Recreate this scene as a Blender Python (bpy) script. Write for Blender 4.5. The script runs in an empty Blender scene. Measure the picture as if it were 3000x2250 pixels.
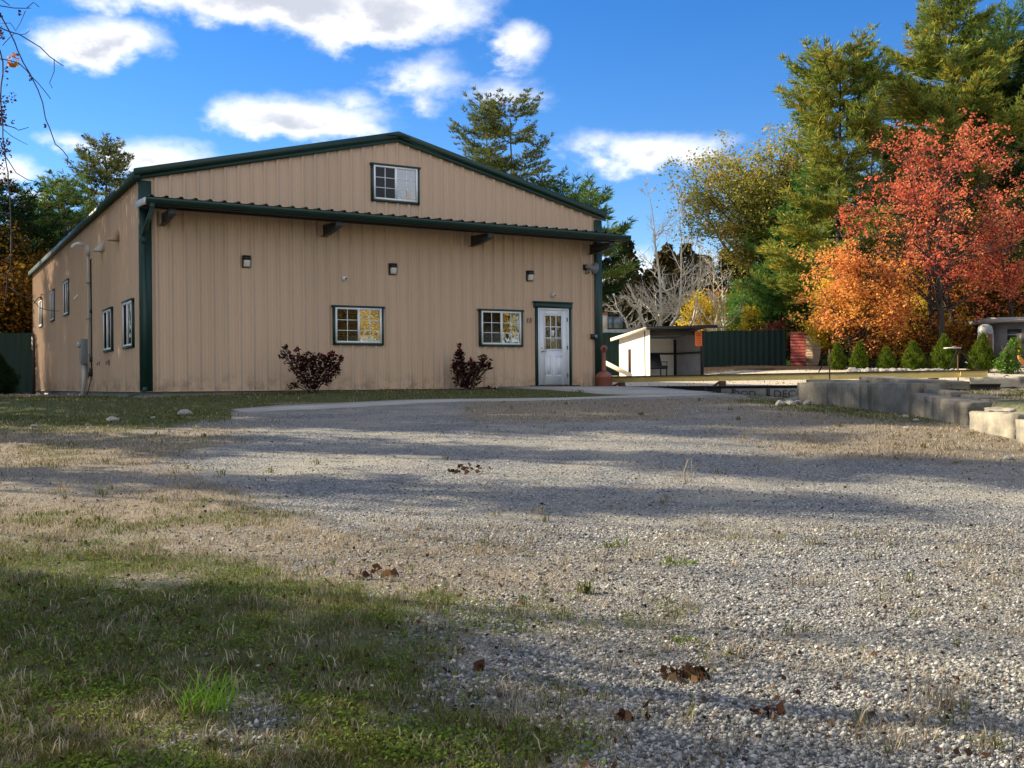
import bpy, math, random
import numpy as np
from mathutils import Matrix, Vector

R = math.radians
rng = np.random.default_rng(11)
random.seed(5)
C = bpy.context.scene.collection
scene = bpy.context.scene

# ------------------------------------------------------------------ camera
F = 3051.0                       # focal length in pixels of the 3000 px wide photograph
ROLL = 0.0082
cam = bpy.data.cameras.new("camera")
cam.sensor_width = 36.0
cam.lens = 36.0 * F / 3000.0
cam.clip_start = 0.1
cam.clip_end = 3000
camo = bpy.data.objects.new("camera", cam)
C.objects.link(camo)
_c, _s = math.cos(ROLL), math.sin(ROLL)
camo.matrix_world = Matrix(((_c, _s, 0, 0), (0, 0, -1, 0), (-_s, _c, 0, 0), (0, 0, 0, 1)))
scene.camera = camo

# ------------------------------------------------------------------ light
SUN_EL = R(29.0)
SUN_B = R(18.0)                  # how far the sun stands in front of the camera plane, on the left
sun_dir = Vector((-math.cos(SUN_B) * math.cos(SUN_EL), math.sin(SUN_B) * math.cos(SUN_EL), math.sin(SUN_EL)))
sl = bpy.data.lights.new("sun", 'SUN')
sl.energy = 5.0
sl.angle = R(0.53)
sl.color = (1.0, 0.85, 0.62)
so = bpy.data.objects.new("sun", sl)
so.rotation_euler = sun_dir.to_track_quat('Z', 'Y').to_euler()
C.objects.link(so)

vs = scene.view_settings
vs.view_transform = 'Standard'
vs.look = 'None'
vs.gamma = 1.0
vs.exposure = 1.18


class NT:
    """small helper around a node tree"""
    def __init__(self, tree):
        self.t = tree
        self.n = tree.nodes
        self.l = tree.links
        self.n.clear()

    def node(self, kind, **kw):
        o = self.n.new(kind)
        for k, v in kw.items():
            setattr(o, k, v)
        return o

    def set(self, sock, val):
        if isinstance(val, bpy.types.NodeSocket):
            self.l.new(val, sock)
        else:
            sock.default_value = val

    def math(self, op, a, b=0.0, c=0.0, clamp=False):
        o = self.node('ShaderNodeMath', operation=op, use_clamp=clamp)
        for i, v in enumerate((a, b, c)):
            self.set(o.inputs[i], v)
        return o.outputs[0]

    def mixc(self, f, a, b, mode='MIX'):
        o = self.node('ShaderNodeMix', data_type='RGBA', blend_type=mode)
        self.set(o.inputs[0], f)
        self.set(o.inputs[6], a if isinstance(a, bpy.types.NodeSocket) else (*a, 1))
        self.set(o.inputs[7], b if isinstance(b, bpy.types.NodeSocket) else (*b, 1))
        return o.outputs[2]

    def ramp(self, f, stops, interp='LINEAR'):
        o = self.node('ShaderNodeValToRGB')
        cr = o.color_ramp
        cr.interpolation = interp
        while len(cr.elements) < len(stops):
            cr.elements.new(0.5)
        for e, (p, c) in zip(cr.elements, stops):
            e.position = p
            e.color = (*c, 1) if len(c) == 3 else c
        self.set(o.inputs[0], f)
        return o.outputs[0]

    def smooth(self, x, lo, hi):
        o = self.node('ShaderNodeMapRange', interpolation_type='SMOOTHSTEP')
        self.set(o.inputs[0], x)
        self.set(o.inputs[1], lo)
        self.set(o.inputs[2], hi)
        return o.outputs[0]

    def noise(self, vec, scale, detail=4, rough=0.55):
        o = self.node('ShaderNodeTexNoise')
        self.set(o.inputs['Vector'], vec)
        o.inputs['Scale'].default_value = scale
        o.inputs['Detail'].default_value = detail
        o.inputs['Roughness'].default_value = rough
        return o.outputs[0]

    def vmul(self, vec, xyz):
        o = self.node('ShaderNodeVectorMath', operation='MULTIPLY')
        self.set(o.inputs[0], vec)
        o.inputs[1].default_value = xyz
        return o.outputs[0]


def ray(u, v):
    """direction (per metre of depth) through a point of the 3000x2250 photograph"""
    a, b = u - 1500.0, v - 1125.0
    return ((_c * a - _s * b) / F, -(_s * a + _c * b) / F)


def build_world():
    w = bpy.data.worlds.new("World")
    scene.world = w
    w.use_nodes = True
    k = NT(w.node_tree)
    sky = k.node('ShaderNodeTexSky', sky_type='NISHITA', sun_disc=False)
    sky.sun_elevation = SUN_EL
    sky.sun_rotation = math.atan2(sun_dir.x, sun_dir.y)
    sky.altitude = 200
    sky.air_density = 1.0
    sky.dust_density = 0.0
    sky.ozone_density = 3.0
    hs = k.node('ShaderNodeHueSaturation')
    hs.inputs['Saturation'].default_value = 1.36
    hs.inputs['Hue'].default_value = 0.512
    k.l.new(sky.outputs[0], hs.inputs['Color'])
    bg = k.node('ShaderNodeBackground')
    bg.inputs[1].default_value = 0.084
    k.l.new(hs.outputs[0], bg.inputs[0])
    # clouds: puffs at fixed bearings, broken up by noise on the sky's own direction
    tc = k.node('ShaderNodeTexCoord')
    d = tc.outputs['Generated']
    sep = k.node('ShaderNodeSeparateXYZ')
    k.l.new(d, sep.inputs[0])
    az = k.math('ARCTAN2', sep.outputs[0], sep.outputs[1])
    el = k.math('ARCSINE', sep.outputs[2])
    sv = k.vmul(d, (1.0, 1.0, 1.7))
    n1 = k.noise(sv, 9.0, 9, 0.58)
    n2 = k.noise(sv, 34.0, 6, 0.6)
    wz = k.math('MULTIPLY', k.math('SUBTRACT', n1, 0.5), 0.10)
    az = k.math('ADD', az, wz)
    el = k.math('ADD', el, k.math('MULTIPLY', wz, 0.6))
    puffs = [  # u, v, ru, rv (photograph pixels), strength
        (820, -5, 640, 150, 1.4), (1130, 50, 380, 130, 1.3), (430, 20, 200, 60, 0.7),
        (330, 130, 195, 80, 1.05), (860, 360, 310, 88, 1.15), (1030, 390, 140, 45, 0.8),
        (1500, 135, 95, 68, 0.95), (1240, 235, 125, 85, 0.62), (1250, 300, 50, 60, 0.4),
        (1900, 445, 290, 58, 0.85), (1720, 440, 130, 60, 0.6), (1490, 285, 110, 50, 0.42),
        (470, 465, 190, 62, 0.85), (230, 415, 110, 30, 0.5), (40, 505, 100, 48, 0.8), (90, 590, 90, 36, 0.8),
        (1990, 770, 300, 50, 0.3), (1050, 290, 70, 28, 0.3),
        (-500, 300, 300, 120, 1.0), (3600, 300, 400, 120, 0.9), (4200, 700, 600, 130, 0.8), (-1500, 600, 500, 150, 1.0)]
    tot = None
    for (u, v, ru, rv, a) in puffs:
        rx, rz = ray(u, v)
        a0, e0 = math.atan2(rx, 1), math.atan2(rz, math.hypot(1, rx))
        ra, re = ru / F / (1 + rx * rx), rv / F / math.sqrt(1 + rx * rx)
        x = k.math('MULTIPLY', k.math('SUBTRACT', az, a0), 1 / ra)
        y = k.math('MULTIPLY', k.math('SUBTRACT', el, e0), 1 / re)
        y = k.math('MAXIMUM', y, k.math('MULTIPLY', y, -1.25))
        q = k.math('SQRT', k.math('ADD', k.math('MULTIPLY', x, x), k.math('MULTIPLY', y, y)))
        m = k.math('MULTIPLY_ADD', q, -a, a)
        tot = m if tot is None else k.math('MAXIMUM', tot, m)
    # unseen broken cloud, added for neutral fill light, overhead and behind the photographer
    gen = k.math('MAXIMUM', k.math('MULTIPLY_ADD', el, 1.6, -1.12), k.math('MULTIPLY_ADD', sep.outputs[1], -0.9, -0.1))
    gen = k.math('MINIMUM', gen, 0.41)
    tot = k.math('MAXIMUM', tot, gen)
    f = k.math('ADD', tot, k.math('MULTIPLY', k.math('SUBTRACT', n1, 0.5), 1.9))
    f = k.math('ADD', f, k.math('MULTIPLY', k.math('SUBTRACT', n2, 0.5), 0.75))
    dens = k.smooth(f, -0.16, 0.80)
    core = k.smooth(k.math('ADD', f, k.math('MULTIPLY', n2, 0.25)), 0.50, 1.35)
    col = k.mixc(core, (1.0, 0.985, 0.955), (0.50, 0.52, 0.58))
    bc = k.node('ShaderNodeBackground')
    k.l.new(col, bc.inputs[0])
    bc.inputs[1].default_value = 0.62
    mx = k.node('ShaderNodeMixShader')
    k.l.new(k.math('MULTIPLY', dens, 0.95), mx.inputs[0])
    k.l.new(bg.outputs[0], mx.inputs[1])
    k.l.new(bc.outputs[0], mx.inputs[2])
    out = k.node('ShaderNodeOutputWorld')
    k.l.new(mx.outputs[0], out.inputs[0])


build_world()


# ------------------------------------------------------------------ object helpers
def tag(o, label=None, cat=None, group=None, kind=None):
    if label:
        o['label'] = label
    if cat:
        o['category'] = cat
    if group:
        o['group'] = group
    if kind:
        o['kind'] = kind
    return o


def empty(name, loc=(0, 0, 0), rz=0.0, parent=None):
    o = bpy.data.objects.new(name, None)
    o.empty_display_size = 0.2
    o.location = loc
    o.rotation_euler = (0, 0, rz)
    C.objects.link(o)
    if parent is not None:
        o.parent = parent
    return o


def kids(o):
    return [x for x in bpy.data.objects if x.parent == o]


def copy_tree(o, parent=None):
    c = o.copy()
    C.objects.link(c)
    if parent is not None:
        c.parent = parent
    for ch in kids(o):
        copy_tree(ch, c)
    return c


class Acc:
    """collects geometry as numpy arrays and links it as ONE mesh object"""
    def __init__(self):
        self.v, self.q, self.t, self.n = [], [], [], 0

    def add(self, V, Q=None, T=None):
        V = np.asarray(V, dtype=np.float64).reshape(-1, 3)
        if Q is not None and len(Q):
            self.q.append(np.asarray(Q, dtype=np.int64).reshape(-1, 4) + self.n)
        if T is not None and len(T):
            self.t.append(np.asarray(T, dtype=np.int64).reshape(-1, 3) + self.n)
        self.v.append(V)
        self.n += len(V)
        return self

    def box(self, a, b, f=None):
        (x0, y0, z0), (x1, y1, z1) = a, b
        V = [(x, y, z) for z in (z0, z1) for (x, y) in ((x0, y0), (x1, y0), (x1, y1), (x0, y1))]
        if f:
            V = [f(*p) for p in V]
        return self.add(V, [(3, 2, 1, 0), (4, 5, 6, 7), (0, 1, 5, 4), (1, 2, 6, 5), (2, 3, 7, 6), (3, 0, 4, 7)])

    def prism(self, poly, h0, h1, f):
        """polygon in two coordinates swept along a third; f(a, b, h) gives the point"""
        n = len(poly)
        V = [f(a, b, h0) for a, b in poly] + [f(a, b, h1) for a, b in poly]
        Q = [(i, (i + 1) % n, n + (i + 1) % n, n + i) for i in range(n)]
        T = [(0, i + 1, i) for i in range(1, n - 1)] + [(n, n + i, n + i + 1) for i in range(1, n - 1)]
        return self.add(V, Q, T)

    def tube(self, P, r, sides=6, cap=True):
        P = np.asarray(P, dtype=float)
        n = len(P)
        r = np.broadcast_to(np.asarray(r, dtype=float), (n,))
        D = np.gradient(P, axis=0)
        D /= np.linalg.norm(D, axis=1)[:, None] + 1e-12
        m = P[-1] - P[0]
        ref = np.array((0, 0, 1.0)) if abs(m[2]) < 0.75 * np.linalg.norm(m) + 1e-9 else np.array((0.97, 0.2, 0.1))
        A = np.cross(D, ref)
        A /= np.linalg.norm(A, axis=1)[:, None] + 1e-12
        B = np.cross(D, A)
        ang = np.arange(sides) * 2 * np.pi / sides
        V = P[:, None, :] + r[:, None, None] * (np.cos(ang)[None, :, None] * A[:, None, :] + np.sin(ang)[None, :, None] * B[:, None, :])
        i = np.arange(n - 1)[:, None] * sides
        j = np.arange(sides)[None, :]
        j2 = (j + 1) % sides
        Q = np.stack([i + j, i + j2, i + sides + j2, i + sides + j], -1).reshape(-1, 4)
        T = None
        if cap:
            T = [(0, k + 1, k) for k in range(1, sides - 1)] + [((n - 1) * sides, (n - 1) * sides + k, (n - 1) * sides + k + 1) for k in range(1, sides - 1)]
        return self.add(V.reshape(-1, 3), Q, T)

    def lathe(self, prof, sides=16, at=(0, 0, 0)):
        V = []
        for (r, z) in prof:
            for k in range(sides):
                a = 2 * math.pi * k / sides
                V.append((at[0] + r * math.cos(a), at[1] + r * math.sin(a), at[2] + z))
        Q = []
        for i in range(len(prof) - 1):
            for k in range(sides):
                k2 = (k + 1) % sides
                Q.append((i * sides + k, i * sides + k2, (i + 1) * sides + k2, (i + 1) * sides + k))
        T = [(0, k + 1, k) for k in range(1, sides - 1)]
        e = (len(prof) - 1) * sides
        T += [(e, e + k, e + k + 1) for k in range(1, sides - 1)]
        return self.add(V, Q, T)

    def mesh(self, name, mat, smooth=False, attrs=None):
        V = np.concatenate(self.v) if self.v else np.zeros((0, 3))
        Q = np.concatenate(self.q) if self.q else np.zeros((0, 4), int)
        T = np.concatenate(self.t) if self.t else np.zeros((0, 3), int)
        me = bpy.data.meshes.new(name)
        me.vertices.add(len(V))
        me.vertices.foreach_set("co", V.astype(np.float32).ravel())
        nl = Q.size + T.size
        me.loops.add(nl)
        me.loops.foreach_set("vertex_index", np.concatenate([Q.ravel(), T.ravel()]).astype(np.int32))
        npoly = len(Q) + len(T)
        me.polygons.add(npoly)
        st = np.concatenate([np.arange(len(Q)) * 4, Q.size + np.arange(len(T)) * 3]).astype(np.int32)
        me.polygons.foreach_set("loop_start", st)
        if smooth:
            me.polygons.foreach_set("use_smooth", np.ones(npoly, dtype=bool))
        if attrs:
            for k, a in attrs.items():
                at = me.attributes.new(k, 'FLOAT', 'POINT')
                at.data.foreach_set("value", np.asarray(a, dtype=np.float32))
        me.update(calc_edges=True)
        me.validate()
        if mat:
            me.materials.append(mat)
        return me

    def build(self, name, mat, parent=None, smooth=False, attrs=None, loc=None):
        o = bpy.data.objects.new(name, self.mesh(name, mat, smooth, attrs))
        C.objects.link(o)
        if parent is not None:
            o.parent = parent
        if loc is not None:
            o.location = loc
        return o


def bevel(o, w=0.01, seg=2):
    m = o.modifiers.new("bevel", 'BEVEL')
    m.width = w
    m.segments = seg
    m.limit_method = 'ANGLE'
    return o


def text_mesh(name, body, size, depth, mat, parent=None, shear=0.0):
    cu = bpy.data.curves.new(name, 'FONT')
    cu.body = body
    cu.size = size
    cu.extrude = depth
    cu.shear = shear
    cu.align_x = 'CENTER'
    cu.align_y = 'CENTER'
    o = bpy.data.objects.new(name, cu)
    C.objects.link(o)
    dg = bpy.context.evaluated_depsgraph_get()
    me = bpy.data.meshes.new_from_object(o.evaluated_get(dg))
    bpy.data.objects.remove(o)
    me.materials.clear()
    me.materials.append(mat)
    m = bpy.data.objects.new(name, me)
    C.objects.link(m)
    if parent is not None:
        m.parent = parent
    return m


# ------------------------------------------------------------------ materials
def material(name):
    m = bpy.data.materials.new(name)
    m.use_nodes = True
    return m, NT(m.node_tree)


def surf(name, col, rough=0.6, var=0.18, scale=3.0, stretch=(1, 1, 1), bump=0.0, bscale=40.0, metal=0.0, spec=0.5, second=None, sfac=0.0, sscale=1.2, streak=0.0):
    m, k = material(name)
    p = k.node('ShaderNodeBsdfPrincipled')
    tc = k.node('ShaderNodeTexCoord')
    v = k.vmul(tc.outputs['Object'], stretch)
    n = k.noise(v, scale, 6, 0.6)
    lo = tuple(max(0, c * (1 - var)) for c in col)
    hi = tuple(min(1, c * (1 + var)) for c in col)
    c = k.ramp(n, [(0.3, lo), (0.7, hi)])
    if second is not None:
        n2 = k.noise(tc.outputs['Object'], sscale, 8, 0.65)
        c = k.mixc(k.smooth(n2, 0.62 - sfac, 0.72 - sfac * 0.6), c, second)
    if streak > 0:
        n3 = k.noise(k.vmul(tc.outputs['Object'], (5.0, 5.0, 0.35)), 1.6, 5, 0.6)
        c = k.mixc(k.math('MULTIPLY', k.smooth(n3, 0.5, 0.72), streak), c, tuple(x * 0.3 for x in col))
    k.l.new(c, p.inputs['Base Color'])
    p.inputs['Metallic'].default_value = metal
    p.inputs['Specular IOR Level'].default_value = spec
    k.set(p.inputs['Roughness'], k.math('MULTIPLY_ADD', n, 0.25, max(0.02, rough - 0.12)))
    if bump:
        b = k.node('ShaderNodeBump')
        b.inputs['Strength'].default_value = bump
        b.inputs['Distance'].default_value = 0.02
        k.l.new(k.noise(tc.outputs['Object'], bscale, 6, 0.65), b.inputs['Height'])
        k.l.new(b.outputs[0], p.inputs['Normal'])
    o = k.node('ShaderNodeOutputMaterial')
    k.l.new(p.outputs[0], o.inputs[0])
    return m


def foliage(name, cols, trans=0.35, clump=0.45, island=0.75, rough=0.6, gloss=0.0):
    """leaf colours: every leaf its own, drawn together in clumps"""
    m, k = material(name)
    g = k.node('ShaderNodeNewGeometry')
    tc = k.node('ShaderNodeTexCoord')
    n = k.noise(tc.outputs['Object'], clump, 3, 0.6)
    n = k.math('MULTIPLY_ADD', k.math('SUBTRACT', n, 0.5), 2.0, 0.5)
    f = k.math('ADD', k.math('MULTIPLY', g.outputs['Random Per Island'], island), k.math('MULTIPLY', n, 1 - island), clamp=True)
    st = [(i / max(1, len(cols) - 1) * 0.9 + 0.05, c) for i, c in enumerate(cols)]
    c = k.ramp(f, st)
    d = k.node('ShaderNodeBsdfDiffuse')
    k.l.new(c, d.inputs[0])
    t = k.node('ShaderNodeBsdfTranslucent')
    k.l.new(c, t.inputs[0])
    mx = k.node('ShaderNodeMixShader')
    mx.inputs[0].default_value = trans
    k.l.new(d.outputs[0], mx.inputs[1])
    k.l.new(t.outputs[0], mx.inputs[2])
    sh = mx.outputs[0]
    if gloss:
        gl = k.node('ShaderNodeBsdfGlossy')
        gl.inputs['Roughness'].default_value = 0.4
        m2 = k.node('ShaderNodeMixShader')
        m2.inputs[0].default_value = gloss
        k.l.new(sh, m2.inputs[1])
        k.l.new(gl.outputs[0], m2.inputs[2])
        sh = m2.outputs[0]
    o = k.node('ShaderNodeOutputMaterial')
    k.l.new(sh, o.inputs[0])
    return m


def glass(name, refl, tint=(0.9, 0.92, 0.92)):
    m, k = material(name)
    t = k.node('ShaderNodeBsdfTransparent')
    t.inputs[0].default_value = (*tint, 1)
    g = k.node('ShaderNodeBsdfGlossy')
    g.inputs['Roughness'].default_value = 0.012
    tc = k.node('ShaderNodeTexCoord')
    b = k.node('ShaderNodeBump')
    b.inputs['Strength'].default_value = 0.12
    b.inputs['Distance'].default_value = 0.02
    k.l.new(k.noise(tc.outputs['Object'], 3.5, 2), b.inputs['Height'])
    k.l.new(b.outputs[0], g.inputs['Normal'])
    mx = k.node('ShaderNodeMixShader')
    mx.inputs[0].default_value = refl
    k.l.new(t.outputs[0], mx.inputs[1])
    k.l.new(g.outputs[0], mx.inputs[2])
    o = k.node('ShaderNodeOutputMaterial')
    k.l.new(mx.outputs[0], o.inputs[0])
    return m


MT = {}


def siding_material():
    m, k = material('tan_siding')
    p = k.node('ShaderNodeBsdfPrincipled')
    tc = k.node('ShaderNodeTexCoord')
    v = tc.outputs['Object']
    sp = k.node('ShaderNodeSeparateXYZ')
    k.l.new(v, sp.inputs[0])
    along = k.math('ADD', sp.outputs[0], sp.outputs[1])
    sheet = k.math('FLOOR', k.math('MULTIPLY', along, 1 / 0.9144))
    wn = k.node('ShaderNodeTexWhiteNoise', noise_dimensions='1D')
    k.l.new(sheet, wn.inputs['W'])
    n = k.noise(k.vmul(v, (1, 1, .35)), 0.8, 6, 0.6)
    st = k.noise(k.vmul(v, (7, 7, .22)), 1.3, 6, 0.65)
    tone = k.math('ADD', k.math('MULTIPLY', k.math('SUBTRACT', wn.outputs[0], .5), .09), k.math('MULTIPLY', k.math('SUBTRACT', n, .5), .14))
    tone = k.math('ADD', tone, 1.0)
    cc = k.node('ShaderNodeCombineColor')
    for i, q in enumerate((0.555, 0.388, 0.262)):
        k.l.new(k.math('MULTIPLY', tone, q), cc.inputs[i])
    c = k.mixc(k.math('MULTIPLY', k.smooth(st, .54, .76), .16), cc.outputs[0], (.25, .165, .105))
    # mud splashed up from the ground
    splash = k.math('MULTIPLY', k.smooth(sp.outputs[2], .55, .02), k.smooth(k.noise(v, 3.5, 7, .68), .40, .64))
    c = k.mixc(k.math('MULTIPLY', splash, .55), c, (.15, .115, .080))
    k.l.new(c, p.inputs['Base Color'])
    p.inputs['Roughness'].default_value = .42
    p.inputs['Specular IOR Level'].default_value = .45
    b = k.node('ShaderNodeBump')
    b.inputs['Strength'].default_value = .22
    b.inputs['Distance'].default_value = .03
    k.l.new(k.noise(k.vmul(v, (1.2, 1.2, .6)), 1.6, 3, .5), b.inputs['Height'])
    k.l.new(b.outputs[0], p.inputs['Normal'])
    o = k.node('ShaderNodeOutputMaterial')
    k.l.new(p.outputs[0], o.inputs[0])
    return m


MT['siding'] = siding_material()
MT['green'] = surf('dark_green_trim', (0.010, 0.040, 0.031), 0.5, 0.15, 1.5, spec=0.5)
MT['green_fence'] = surf('green_fence_metal', (0.006, 0.034, 0.026), 0.6, 0.2, 1.0, (1, 1, 0.3), spec=0.4, streak=0.25)
MT['gutter_inner'] = surf('galvanised', (0.62, 0.62, 0.60), 0.4, 0.1, 2, metal=0.3)
MT['purlin'] = surf('grey_primer', (0.045, 0.048, 0.048), 0.6, 0.2, 2)
MT['white'] = surf('white_vinyl', (0.80, 0.81, 0.82), 0.4, 0.04, 3)
MT['door'] = surf('white_door_paint', (0.74, 0.76, 0.80), 0.45, 0.05, 2.0, streak=0.05)
MT['dark'] = surf('unlit_room_sheet', (0.012, 0.013, 0.014), 0.7)  # near-black; the shade of an unlit room is put into this colour
MT['blind'] = surf('window_blind', (0.16, 0.16, 0.15), 0.6, 0.05)
MT['screen'] = glass('screened_glass', 0.035, (0.30, 0.31, 0.32))
MT['glass'] = glass('window_glass', 0.34)
MT['concrete'] = surf('foundation_concrete', (0.30, 0.30, 0.27), 0.9, 0.25, 3, bump=0.3)
MT['walk'] = surf('walkway_concrete', (0.31, 0.31, 0.295), 0.9, 0.14, 1.2, bump=0.25, bscale=60)
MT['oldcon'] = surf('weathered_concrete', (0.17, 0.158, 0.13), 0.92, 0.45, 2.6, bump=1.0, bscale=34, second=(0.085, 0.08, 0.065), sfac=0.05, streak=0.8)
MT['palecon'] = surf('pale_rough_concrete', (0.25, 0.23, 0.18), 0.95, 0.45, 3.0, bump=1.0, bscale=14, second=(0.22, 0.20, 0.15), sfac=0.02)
MT['rust'] = surf('rusty_steel', (0.10, 0.042, 0.026), 0.8, 0.4, 5, bump=0.3)
MT['darksteel'] = surf('dark_steel', (0.022, 0.020, 0.019), 0.6, 0.3, 4)
MT['yellow'] = surf('faded_yellow_paint', (0.88, 0.70, 0.27), 0.6, 0.14, 1.2, second=(0.25, 0.13, 0.06), sfac=-0.02, sscale=2.5)
MT['terracotta'] = surf('terracotta_plastic', (0.24, 0.085, 0.05), 0.55, 0.1, 3)
MT['black'] = surf('black_plastic', (0.012, 0.012, 0.013), 0.4)
MT['grey'] = surf('grey_enamel', (0.22, 0.23, 0.235), 0.45, 0.08)
MT['pipe'] = surf('pale_pvc', (0.52, 0.51, 0.48), 0.5, 0.12, 2, (1, 1, 0.5))
MT['lens'] = surf('frosted_lens', (0.62, 0.61, 0.56), 0.25, 0.05)
MT['brass'] = surf('brass', (0.50, 0.36, 0.14), 0.3, 0.1, metal=1.0)
MT['paper'] = surf('paper', (0.80, 0.80, 0.80), 0.7, 0.03)
MT['whitemetal'] = surf('white_sheet_metal', (0.74, 0.72, 0.66), 0.5, 0.08, 1.0, streak=0.1)
MT['whitewood'] = surf('whitewashed_wood', (0.66, 0.60, 0.48), 0.8, 0.15, 4)
MT['darkwood'] = surf('dark_timber', (0.028, 0.026, 0.026), 0.8, 0.3, 4)
MT['orange'] = surf('orange_sign_face', (0.72, 0.17, 0.035), 0.5, 0.06)
MT['redmetal'] = surf('red_sheet_metal', (0.28, 0.035, 0.026), 0.5, 0.25, 1.5)
MT['tanmetal'] = surf('tan_sheet_metal', (0.52, 0.38, 0.25), 0.5, 0.2, 1.5)
MT['bark'] = surf('grey_brown_bark', (0.085, 0.065, 0.05), 0.9, 0.45, 6, (1, 1, 0.3), bump=0.6, bscale=15)
MT['darkbark'] = surf('dark_bark', (0.032, 0.026, 0.024), 0.9, 0.45, 6, (1, 1, 0.3))
MT['palebark'] = surf('pale_bark', (0.68, 0.63, 0.53), 0.85, 0.3, 5, (1, 1, 0.4))
MT['twig'] = surf('dark_twig', (0.030, 0.026, 0.030), 0.8, 0.3, 8)
MT['rock'] = surf('pale_rock', (0.29, 0.28, 0.25), 0.9, 0.25, 6, bump=0.5)
MT['tractor'] = surf('faded_machine_paint', (0.45, 0.47, 0.42), 0.6, 0.25, 3)
MT['cabglass'] = surf('dusty_cab_glass', (0.20, 0.26, 0.30), 0.15, 0.2, 2)
MT['shedgrey'] = surf('weathered_grey_cladding', (0.13, 0.13, 0.13), 0.7, 0.15, 2)
MT['shaded_sheet'] = surf('corrugated_shade_grey', (0.42, 0.44, 0.47), 0.45, 0.15, 2, metal=0.2)  # blue-grey of the shaded inner wall is put into this colour

# foliage palettes (leaf colours; the gold pine needles also carry painted sunlight)
MT['pine'] = foliage('pine_needles', [(0.037, 0.094, 0.030), (0.074, 0.152, 0.041), (0.139, 0.223, 0.055), (0.317, 0.317, 0.065)], 0.25, 0.5)
MT['pine_sunlit'] = foliage('pine_needles_sunlit', [(0.050, 0.117, 0.038), (0.136, 0.220, 0.050), (0.313, 0.346, 0.068), (0.753, 0.482, 0.073)], 0.25, 0.45, 0.6)  # yellow end of the ramp paints sunlit highlights into the needles
MT['pine_dark'] = foliage('pine_needles_dark', [(0.012, 0.032, 0.016), (0.022, 0.050, 0.020), (0.045, 0.078, 0.026)], 0.2, 0.5)
MT['pine_soft'] = foliage('pine_needles_soft', [(0.070, 0.181, 0.044), (0.131, 0.272, 0.060), (0.222, 0.373, 0.081)], 0.3, 0.5)
MT['pine_pale'] = foliage('pine_needles_pale', [(0.055, 0.10, 0.045), (0.11, 0.16, 0.055), (0.20, 0.22, 0.06), (0.26, 0.20, 0.06)], 0.25, 0.6)
MT['cones'] = foliage('brown_cones', [(0.06, 0.028, 0.015), (0.14, 0.065, 0.03)], 0.1)
MT['red'] = foliage('red_maple_leaves', [(0.42, 0.05, 0.042), (0.58, 0.12, 0.078), (0.68, 0.24, 0.12), (0.70, 0.40, 0.13)], 0.45, 0.35, 0.55)
MT['orangeleaf'] = foliage('orange_maple_leaves', [(0.74, 0.48, 0.07), (0.78, 0.42, 0.10), (0.78, 0.31, 0.12), (0.72, 0.19, 0.10)], 0.45, 0.5, 0.5)
MT['yellowleaf'] = foliage('yellow_leaves', [(0.620, 0.419, 0.046), (0.800, 0.620, 0.062), (0.800, 0.682, 0.093)], 0.45, 0.5)
MT['olive'] = foliage('olive_oak_leaves', [(0.123, 0.174, 0.043), (0.261, 0.290, 0.065), (0.435, 0.362, 0.087), (0.493, 0.275, 0.087)], 0.35, 0.5, 0.6)
MT['understory'] = foliage('mixed_understory', [(0.094, 0.131, 0.034), (0.372, 0.317, 0.047), (0.781, 0.521, 0.055), (0.298, 0.139, 0.047)], 0.4, 0.55, 0.6)
MT['russet'] = foliage('russet_leaves', [(0.186, 0.054, 0.028), (0.341, 0.139, 0.039), (0.465, 0.279, 0.046), (0.186, 0.155, 0.046)], 0.35, 0.6, 0.6)
MT['brownleaf'] = foliage('brown_orange_leaves', [(0.10, 0.055, 0.015), (0.20, 0.11, 0.02), (0.30, 0.16, 0.025)], 0.35, 0.5)
MT['arbor'] = foliage('arborvitae_sprays', [(0.033, 0.072, 0.013), (0.088, 0.138, 0.018), (0.220, 0.253, 0.028)], 0.3, 4.0)
MT['bushgreen'] = foliage('bright_bush_leaves', [(0.05, 0.13, 0.015), (0.11, 0.21, 0.03), (0.22, 0.33, 0.07)], 0.4, 4.0)
MT['shrub'] = foliage('dark_red_shrub_leaves', [(0.018, 0.016, 0.010), (0.032, 0.020, 0.014), (0.075, 0.018, 0.018), (0.055, 0.040, 0.020)], 0.2, 2.5, 0.6)
MT['shrubtip'] = foliage('red_shrub_tips', [(0.10, 0.014, 0.022), (0.19, 0.025, 0.035)], 0.3)
MT['grassleaf'] = foliage('grass_blades', [(0.040, 0.052, 0.016), (0.080, 0.098, 0.022), (0.14, 0.155, 0.035), (0.24, 0.19, 0.085)], 0.35, 0.7, 0.65)
MT['strawleaf'] = foliage('dry_grass_blades', [(0.095, 0.075, 0.052), (0.23, 0.185, 0.125), (0.39, 0.33, 0.225), (0.56, 0.49, 0.34)], 0.3, 0.8, 0.7)
MT['clover'] = foliage('clover_leaves', [(0.061, 0.105, 0.018), (0.121, 0.182, 0.029), (0.231, 0.286, 0.050)], 0.35, 1.2, 0.65)
MT['tuft'] = foliage('lush_grass', [(0.09, 0.20, 0.02), (0.17, 0.32, 0.035), (0.26, 0.42, 0.06)], 0.45, 3.0)
MT['litter'] = foliage('dead_leaves', [(0.020, 0.011, 0.010), (0.045, 0.024, 0.017), (0.10, 0.050, 0.028), (0.20, 0.12, 0.06)], 0.2, 1.0)
MT['stone'] = foliage('gravel_stones', [(0.055, 0.055, 0.054), (0.105, 0.107, 0.106), (0.175, 0.178, 0.174), (0.265, 0.265, 0.25), (0.37, 0.36, 0.325), (0.55, 0.535, 0.48)], 0.0, 1.5, 0.8)


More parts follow.
